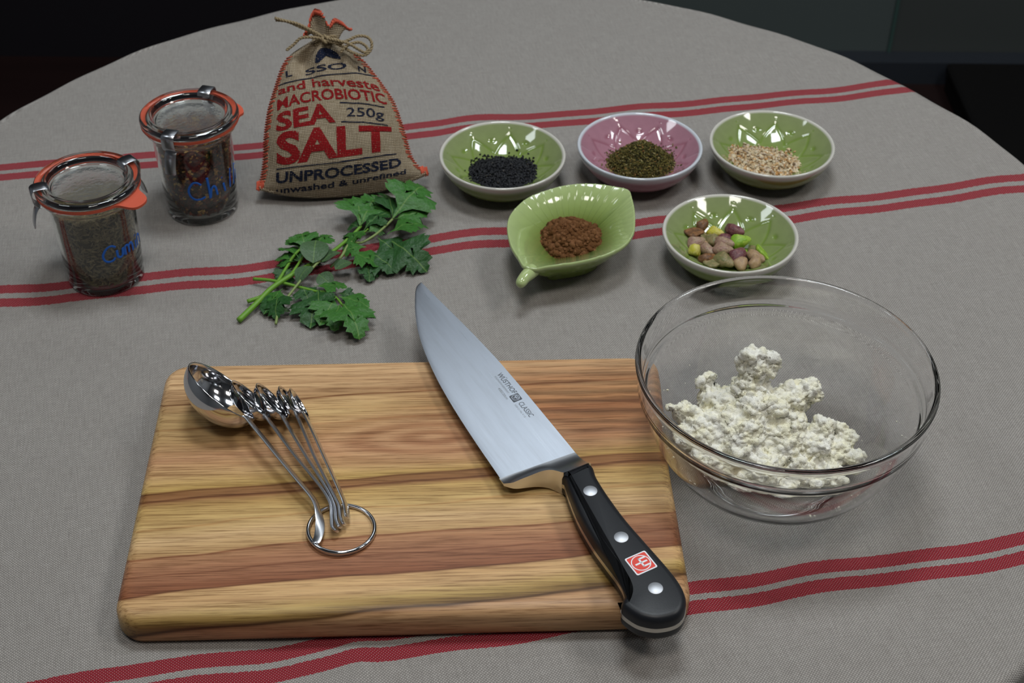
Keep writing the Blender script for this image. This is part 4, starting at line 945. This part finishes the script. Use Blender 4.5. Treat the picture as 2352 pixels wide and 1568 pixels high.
# ------------------------------------------------------------------ parsley and herb sprigs
def leaf_mat(name, a, b):
    m = Mat(name, rough=.45, spec=.35); o = m.coord(); nz = m.noise(9, 3, vec=o); sep = m.n('SeparateXYZ'); m.l(o, sep.inputs[0])
    vn = m.math('ABSOLUTE', sep.outputs[1]); mid_ = m.math('LESS_THAN', vn, .012); side = m.math('SINE', m.math('MULTIPLY', m.math('SUBTRACT', sep.outputs[0], m.math('MULTIPLY', vn, .9)), 42.0))
    c = m.mix(nz.outputs[0], a, b); c = m.mix(m.math('MULTIPLY', m.math('GREATER_THAN', side, .93), .25), c, tuple(min(1, x*1.6) for x in b)); c = m.mix(m.math('MULTIPLY', mid_, .5), c, (.16, .27, .07)); m.color(c)
    m.normal(m.bump(nz.outputs[0], .15, .05)); m.b.inputs['Subsurface Weight'].default_value = .0; return m.m
par_m = leaf_mat('parsley_green', (.026, .105, .018), (.050, .165, .026)); par_d = leaf_mat('dark_parsley_green', (.014, .058, .014), (.026, .090, .020)); ova_m = leaf_mat('grey_green_leaf', (.045, .095, .040), (.075, .135, .062))
stem_m = Mat('green_stem', (.135, .300, .030), .4, spec=.4).m; stem_p = Mat('pale_stem', (.20, .27, .085), .5).m
def parsley_leaf(seed):
    r = np.random.default_rng(seed)
    half = [(0, .012), (.10, .03), (.20, .075), (.30, .17), (.36, .285), (.40, .40), (.47, .455), (.49, .405), (.565, .475), (.60, .40), (.69, .405), (.665, .30), (.60, .20), (.525, .115), (.60, .135), (.69, .195), (.755, .265), (.80, .205), (.89, .225), (.90, .13), (.955, .105), (1.0, .0)]
    rows = []
    for sgn in (1, -1):
        P = np.array(half)*np.array([1, sgn]); P[1:-1] += r.normal(size=(len(P)-2, 2))*.014; P[:, 1] *= r.uniform(.9, 1.12); rows.append(P)
    V = []; F = []; xm = np.maximum.accumulate(np.clip(np.array([p[0] for p in half])*.98, 0, 1)); n = len(half)
    curl, arch, fold = r.uniform(.10, .35), r.uniform(.05, .20), r.uniform(.05, .28)
    def z(x, y): return arch*math.sin(x*math.pi) - curl*y*y*2 + fold*abs(y) - .16*max(0, x - .6)**2*2 + .02*math.sin(x*17 + y*9 + seed)
    for i in range(n): V.append((xm[i], 0, z(xm[i], 0) - .012))
    for P in rows:
        for k in (.5, 1.0):
            for i in range(n): x, y = xm[i] + (P[i][0] - xm[i])*k, P[i][1]*k; V.append((x, y, z(x, y)))
    for h in range(2):
        a, b = n*(1 + 2*h), n*(2 + 2*h)
        for i in range(n-1):
            q1 = (i, i+1, a+i+1, a+i); q2 = (a+i, a+i+1, b+i+1, b+i); F += [q1, q2] if h else [tuple(reversed(q1)), tuple(reversed(q2))]
    return mesh('leaf', V, F)
def oval_leaf(seed):
    r = np.random.default_rng(seed); V = []; F = []; n, m_ = 12, 6; arch, cup = r.uniform(.05, .2), r.uniform(.2, .5)
    for i in range(n+1):
        x = i/n; w_ = .36*math.sin(math.pi*x**.85)**.75 if 0 < x < 1 else .004
        for j in range(m_+1): y = (2*j/m_ - 1)*w_; V.append((x, y, arch*math.sin(x*math.pi) + cup*y*y + .06*abs(y)))
    for i in range(n):
        for j in range(m_): q = (i*(m_+1)+j, (i+1)*(m_+1)+j, (i+1)*(m_+1)+j+1, i*(m_+1)+j+1); F.append(q)
    return mesh('leaf', V, F)
PL = [parsley_leaf(s) for s in range(5)]; OL = [oval_leaf(s) for s in range(3)]
for me_ in PL + OL: me_.materials.append(par_m)
LZR = np.random.default_rng(21)
def put_leaf(root, b, t_, z0, z1, mat, ov=False, roll=None, ws=1.0):
    b = np.array([*b, z0]); t_ = np.array([*t_, z1]); d = t_ - b; L = np.linalg.norm(d); roll = LZR.uniform(-25, 25) if roll is None else roll
    q = Vector(d).to_track_quat('X', 'Z'); o = bpy.data.objects.new('leaf', (OL if ov else PL)[LZR.integers(3 if ov else 5)]); col.objects.link(o); o.parent = root
    o.location = Vector(b) - root.location; o.rotation_mode = 'QUATERNION'; o.rotation_quaternion = q @ Matrix.Rotation(math.radians(roll), 3, 'X').to_quaternion(); o.scale = (L*1.04, L*1.04*ws, L*1.0)
    o.material_slots[0].link = 'OBJECT'; o.material_slots[0].material = mat
def stem(root, P, r1, r2, mat):
    Q = catmull(P, 6) - np.array(root.location); mk('stem', *tube(Q, np.linspace(r1, r2, len(Q)), 8), mat, root)
def sprig(label, base): return tag(empty('herb_sprig', (*base, 0)), label, 'herb', 'fresh herb sprigs on the cloth')
s1 = sprig('parsley sprig with the thickest cut stem and broad leaves by the salt bag', (-.1918, .798))
stem(s1, [(-.1918, .798, .0020), (-.1812, .8146, .0045), (-.1724, .8286, .0070), (-.1598, .8424, .0085), (-.1481, .854, .0090), (-.1331, .8714, .0085), (-.1208, .8905, .0090), (-.1144, .9015, .0105)], .0022, .0011, stem_m)
for b, t_, z0, z1, m_ in (((-.1150, .9), (-.1222, .9336), .011, .014, par_m), ((-.1148, .9), (-.1050, .9345), .012, .016, par_m), ((-.1150, .9), (-.1235, .9090), .010, .006, par_d), ((-.1098, .8942), (-.0965, .9030), .010, .012, par_m), ((-.112, .897), (-.096, .9130), .010, .015, par_d),
                      ((-.1083, .8943), (-.1212, .8775), .012, .009, par_m), ((-.1184, .8903), (-.1275, .8955), .009, .006, par_d), ((-.118, .892), (-.1265, .8850), .008, .004, par_d)): put_leaf(s1, b, t_, z0, z1, m_)
s2 = sprig('parsley sprig with large pale lit leaves reaching furthest toward the bowls', (-.1330, .8560))
stem(s2, [(-.1330, .8560, .0060), (-.1259, .8653, .0085), (-.1205, .8791, .0110), (-.1116, .8786, .0120), (-.1006, .8895, .0130), (-.0905, .9082, .0130)], .0011, .0009, stem_p)
stem(s2, [(-.1259, .8653, .0080), (-.1195, .8791, .0100), (-.1087, .8971, .0110)], .0009, .0007, stem_m)
for b, t_, z0, z1, m_, ws in (((-.0905, .9069), (-.0995, .9370), .013, .016, par_d, .9), ((-.0905, .9069), (-.0695, .9440), .014, .019, par_m, 1.0), ((-.0905, .9075), (-.0650, .9170), .013, .013, par_m, .95), ((-.0935, .8869), (-.0645, .8985), .013, .013, par_m, 1.05), ((-.0900, .8830), (-.0640, .8570), .010, .004, par_d, 1.05),
                          ((-.1082, .8753), (-.1255, .8700), .010, .008, par_m, 1.1), ((-.1060, .8720), (-.0850, .8540), .008, .004, par_d, 1.05), ((-.1068, .860), (-.1035, .8440), .007, .003, par_d, 1), ((-.1215, .8700), (-.0965, .8570), .009, .007, par_m, .95), ((-.101, .889), (-.084, .872), .009, .006, par_d, 1.0)): put_leaf(s2, b, t_, z0, z1, m_, ws=ws)
s3 = sprig('parsley sprig with toothed leaves pointing at the knife tip', (-.1879, .8447))
stem(s3, [(-.1879, .8447, .0030), (-.1716, .8386, .0060), (-.1505, .8307, .0060), (-.14, .8268, .0060), (-.1328, .8257, .0065), (-.125, .8189, .0065), (-.1195, .8095, .0065)], .0013, .0008, stem_m)
for b, t_, z0, z1, m_ in (((-.1518, .8349), (-.1445, .8180), .006, .003, par_d), ((-.1420, .8290), (-.1190, .8300), .009, .009, par_m), ((-.1249, .8248), (-.1120, .8215), .006, .004, par_d), ((-.1388, .8281), (-.1341, .8030), .007, .003, par_d), ((-.1393, .8257), (-.1410, .7925), .006, .002, par_d),
                      ((-.1235, .819), (-.1015, .8100), .008, .007, par_m), ((-.125, .8179), (-.1340, .7925), .008, .004, par_m), ((-.1215, .8111), (-.1235, .7875), .007, .004, par_m), ((-.1205, .8105), (-.1055, .7790), .008, .005, par_m), ((-.1190, .8095), (-.1040, .7925), .007, .004, par_m)): put_leaf(s3, b, t_, z0, z1, m_)
s4 = sprig('parsley sprig with crowded leaves lying beside the jars', (-.1889, .8191))
stem(s4, [(-.1889, .8191, .0022), (-.1731, .8286, .0050), (-.1615, .8623, .0090), (-.1560, .8735, .0100)], .0016, .0009, stem_m)
stem(s4, [(-.1745, .8280, .0050), (-.1617, .8406, .0080), (-.154, .8612, .0100), (-.1509, .8723, .0100)], .0012, .0008, stem_m)
for b, t_, z0, z1, m_ in (((-.157, .8633), (-.1720, .8770), .009, .006, par_m), ((-.1563, .8695), (-.1618, .8890), .010, .010, par_m), ((-.1516, .8671), (-.1575, .8900), .011, .012, par_m), ((-.1482, .8697), (-.1365, .8905), .010, .010, par_m), ((-.1463, .8722), (-.1370, .8798), .009, .007, par_d), ((-.161, .8596), (-.1745, .8655), .009, .005, par_m),
                      ((-.1618, .8547), (-.1735, .8480), .008, .003, par_d), ((-.1610, .8530), (-.1700, .8390), .007, .003, par_d), ((-.1655, .8261), (-.1750, .8055), .006, .003, par_d), ((-.1639, .825), (-.1660, .8005), .006, .003, par_d), ((-.153, .866), (-.140, .8755), .011, .011, par_d), ((-.158, .862), (-.1700, .8685), .007, .004, par_d), ((-.154, .860), (-.166, .873), .006, .005, par_d), ((-.152, .864), (-.1480, .8830), .008, .007, par_d), ((-.160, .857), (-.1725, .8575), .010, .006, par_m), ((-.157, .852), (-.168, .846), .005, .002, par_d), ((-.150, .858), (-.141, .866), .006, .004, par_d), ((-.1640, .8270), (-.1720, .8120), .008, .005, par_m)): put_leaf(s4, b, t_, z0, z1, m_)
s5 = sprig('thin pale sprig with smooth oval grey-green leaves on top of the parsley', (-.1655, .7951))
stem(s5, [(-.1655, .7951, .0015), (-.1642, .8091, .0040), (-.1546, .8289, .0090), (-.1456, .8444, .0120), (-.1388, .8553, .0130), (-.1273, .8653, .0120)], .0010, .0009, stem_p)
for b, t_, z0, z1 in (((-.1444, .8499), (-.1448, .8742), .014, .016), ((-.138, .8512), (-.1260, .8630), .014, .014), ((-.1283, .8477), (-.1180, .8580), .010, .009), ((-.1456, .8475), (-.1535, .8330), .013, .009), ((-.1399, .8416), (-.1290, .8320), .010, .006), ((-.136, .8520), (-.1385, .868), .013, .012)): put_leaf(s5, b, t_, z0, z1, ova_m, True, ws=1.15)
put_leaf(s5, (-.1642, .808), (-.157, .8075), .004, .003, ova_m, True, ws=.8)

# ------------------------------------------------------------------ glass mixing bowl with ricotta
GC = (.1619, .6552)
GO = [(0, .0020), (.036, .0020), (.0395, .0004), (.0415, .0), (.0432, .0012), (.0470, .0042), (.0540, .0095), (.0630, .0180), (.0710, .0290), (.0768, .0405), (.0808, .0520), (.0828, .0600), (.0836, .0640), (.0846, .0655), (.0858, .0660), (.0864, .0672), (.0868, .0700), (.0876, .0780), (.0882, .0835), (.0889, .0852), (.0890, .0866), (.0882, .0875), (.0868, .0876)]
GI = [(.0858, .0870), (.0852, .0855), (.0848, .0820), (.0843, .0760), (.0838, .0705), (.0828, .0685), (.0812, .0665), (.0803, .0640), (.0794, .0590), (.0774, .0515), (.0735, .0405), (.0678, .0295), (.0600, .0195), (.0515, .0118), (.0440, .0075), (.0380, .0058), (.0200, .0052), (0, .0052)]
gi_r = lambda z: np.interp(z, [p[1] for p in reversed(GI)][1:], [p[0] for p in reversed(GI)][1:])
def smooth_prof(P): return [tuple(p) for p in catmull(P, 3)]
gb = mk('glass_mixing_bowl', *lathe(smooth_prof(GO) + smooth_prof(GI), 180, False), glass, loc=(*GC, 0))
tag(gb, 'large clear glass mixing bowl with a stepped rim holding crumbled white cheese', 'bowl')
def ricotta():
    S = [(-20, 5, 26, 22), (-40, 8, 26, 17), (5, 5, 22, 18), (25, 4, 19, 15), (40, 0, 17, 11), (-10, -12, 18, 15), (16, -12, 14, 11), (35, -13, 13, 9), (-35, -8, 19, 13), (-50, 13, 33, 10), (-58, 14, 38, 6.5), (-63, 15, 40, 4), (-12, 27, 46, 13), (-10, 32, 58, 11.5), (-15, 33, 66, 7.5), (-3, 31, 62, 6.5), (-8, 33, 68, 5),
         (14, 25, 40, 12), (22, 27, 45, 9.5), (27, 24, 42, 6.5), (-38, 28, 38, 9), (-42, 31, 44, 5.5), (-37, 33, 48, 4.5), (-35, 33, 51, 3), (-27, 22, 36, 12), (0, 18, 38, 14), (46, 7, 22, 7), (49, -6, 18, 6), (-20, -22, 14, 8), (5, -22, 11, 7), (43, 12, 26, 5), (-52, 2, 28, 8), (-15, 12, 44, 9), (30, 8, 30, 8), (12, 8, 34, 9), (-44, -6, 22, 9), (24, -20, 12, 6)]
    bm = bmesh.new()
    for x, y, z, r_ in S:
        bmesh.ops.create_icosphere(bm, subdivisions=3, radius=r_/1000*.98, matrix=Matrix.Translation((x/1000, y/1000, z/1000)) @ Matrix.Diagonal((1, 1, .92, 1)))
    me = bpy.data.meshes.new('ricotta'); bm.to_mesh(me); bm.free(); o = bpy.data.objects.new('ricotta', me); col.objects.link(o)
    md = o.modifiers.new('r', 'REMESH'); md.mode = 'VOXEL'; md.voxel_size = .00085
    for sc_, st_ in ((.013, .0080), (.0065, .0050), (.0030, -.0030)):
        tx = bpy.data.textures.new('clumps', 'CLOUDS'); tx.noise_scale = sc_; tx.noise_depth = 3; tx.noise_type = 'HARD_NOISE' if sc_ < .01 else 'SOFT_NOISE'; md = o.modifiers.new('d', 'DISPLACE'); md.texture = tx; md.strength = st_; md.mid_level = .52; md.texture_coords = 'LOCAL'
    dg = bpy.context.evaluated_depsgraph_get(); dg.update(); m2 = bpy.data.meshes.new_from_object(o.evaluated_get(dg)); bpy.data.objects.remove(o)
    n = len(m2.vertices); P = np.zeros(n*3, dtype=np.float32); m2.vertices.foreach_get('co', P); P = P.reshape(-1, 3)
    P[:, 2] = np.maximum(P[:, 2], .0054); r_ = np.hypot(P[:, 0], P[:, 1]); lim = gi_r(P[:, 2]) - .0003; k = np.minimum(1, lim/np.maximum(r_, 1e-6)); P[:, 0] *= k; P[:, 1] *= k; m2.vertices.foreach_set('co', P.ravel()); m2.update()
    m2.polygons.foreach_set('use_smooth', np.ones(len(m2.polygons), dtype=bool)); m = Mat('ricotta', (.80, .77, .62), .75, spec=.25); nz = m.noise(120, 4, vec=m.coord()); n2 = m.noise(1500, 3, vec=m.coord())
    m.color(m.mix(m.ramp(nz.outputs[0], [(.38, (0, 0, 0)), (.62, (1, 1, 1))]), (.82, .785, .60), (.84, .825, .75))); m.normal(m.bump(n2.outputs[0], .8, .0008)); m.b.inputs['Subsurface Weight'].default_value = .0; m.b.inputs['Subsurface Radius'].default_value = (.004, .003, .0015); m.b.inputs['Subsurface Scale'].default_value = 1.0
    m2.materials.clear(); m2.materials.append(m.m); o = bpy.data.objects.new('ricotta', m2); col.objects.link(o); o.location = (*GC, 0)
    tag(o, 'crumbly heap of white ricotta cheese inside the glass mixing bowl', 'cheese')
    items = []; T = [ico(1, .15, (1, .85, .7), s + 80) for s in range(4)]
    for _ in range(46):
        a = rng.uniform(2.2, 3.9) if rng.random() < .6 else rng.uniform(-1.6, .4); z = rng.uniform(.008, .048); rr_ = float(gi_r(z)) - .0006; s = rng.choice([.0004, .0006, .001]); items.append((rng.integers(4), rand_rot()*s, np.array([(rr_ - s*.6)*math.cos(a), (rr_ - s*.6)*math.sin(a), z]), (.84, .82, .70)))
    V, F, C = scatter(T, items); tag(mk('ricotta_crumbs', V, F, m.m, colr=C, loc=(*GC, 0)), 'tiny white cheese crumbs stuck to the inside of the glass bowl', 'crumbs', kind='stuff')
ricotta()
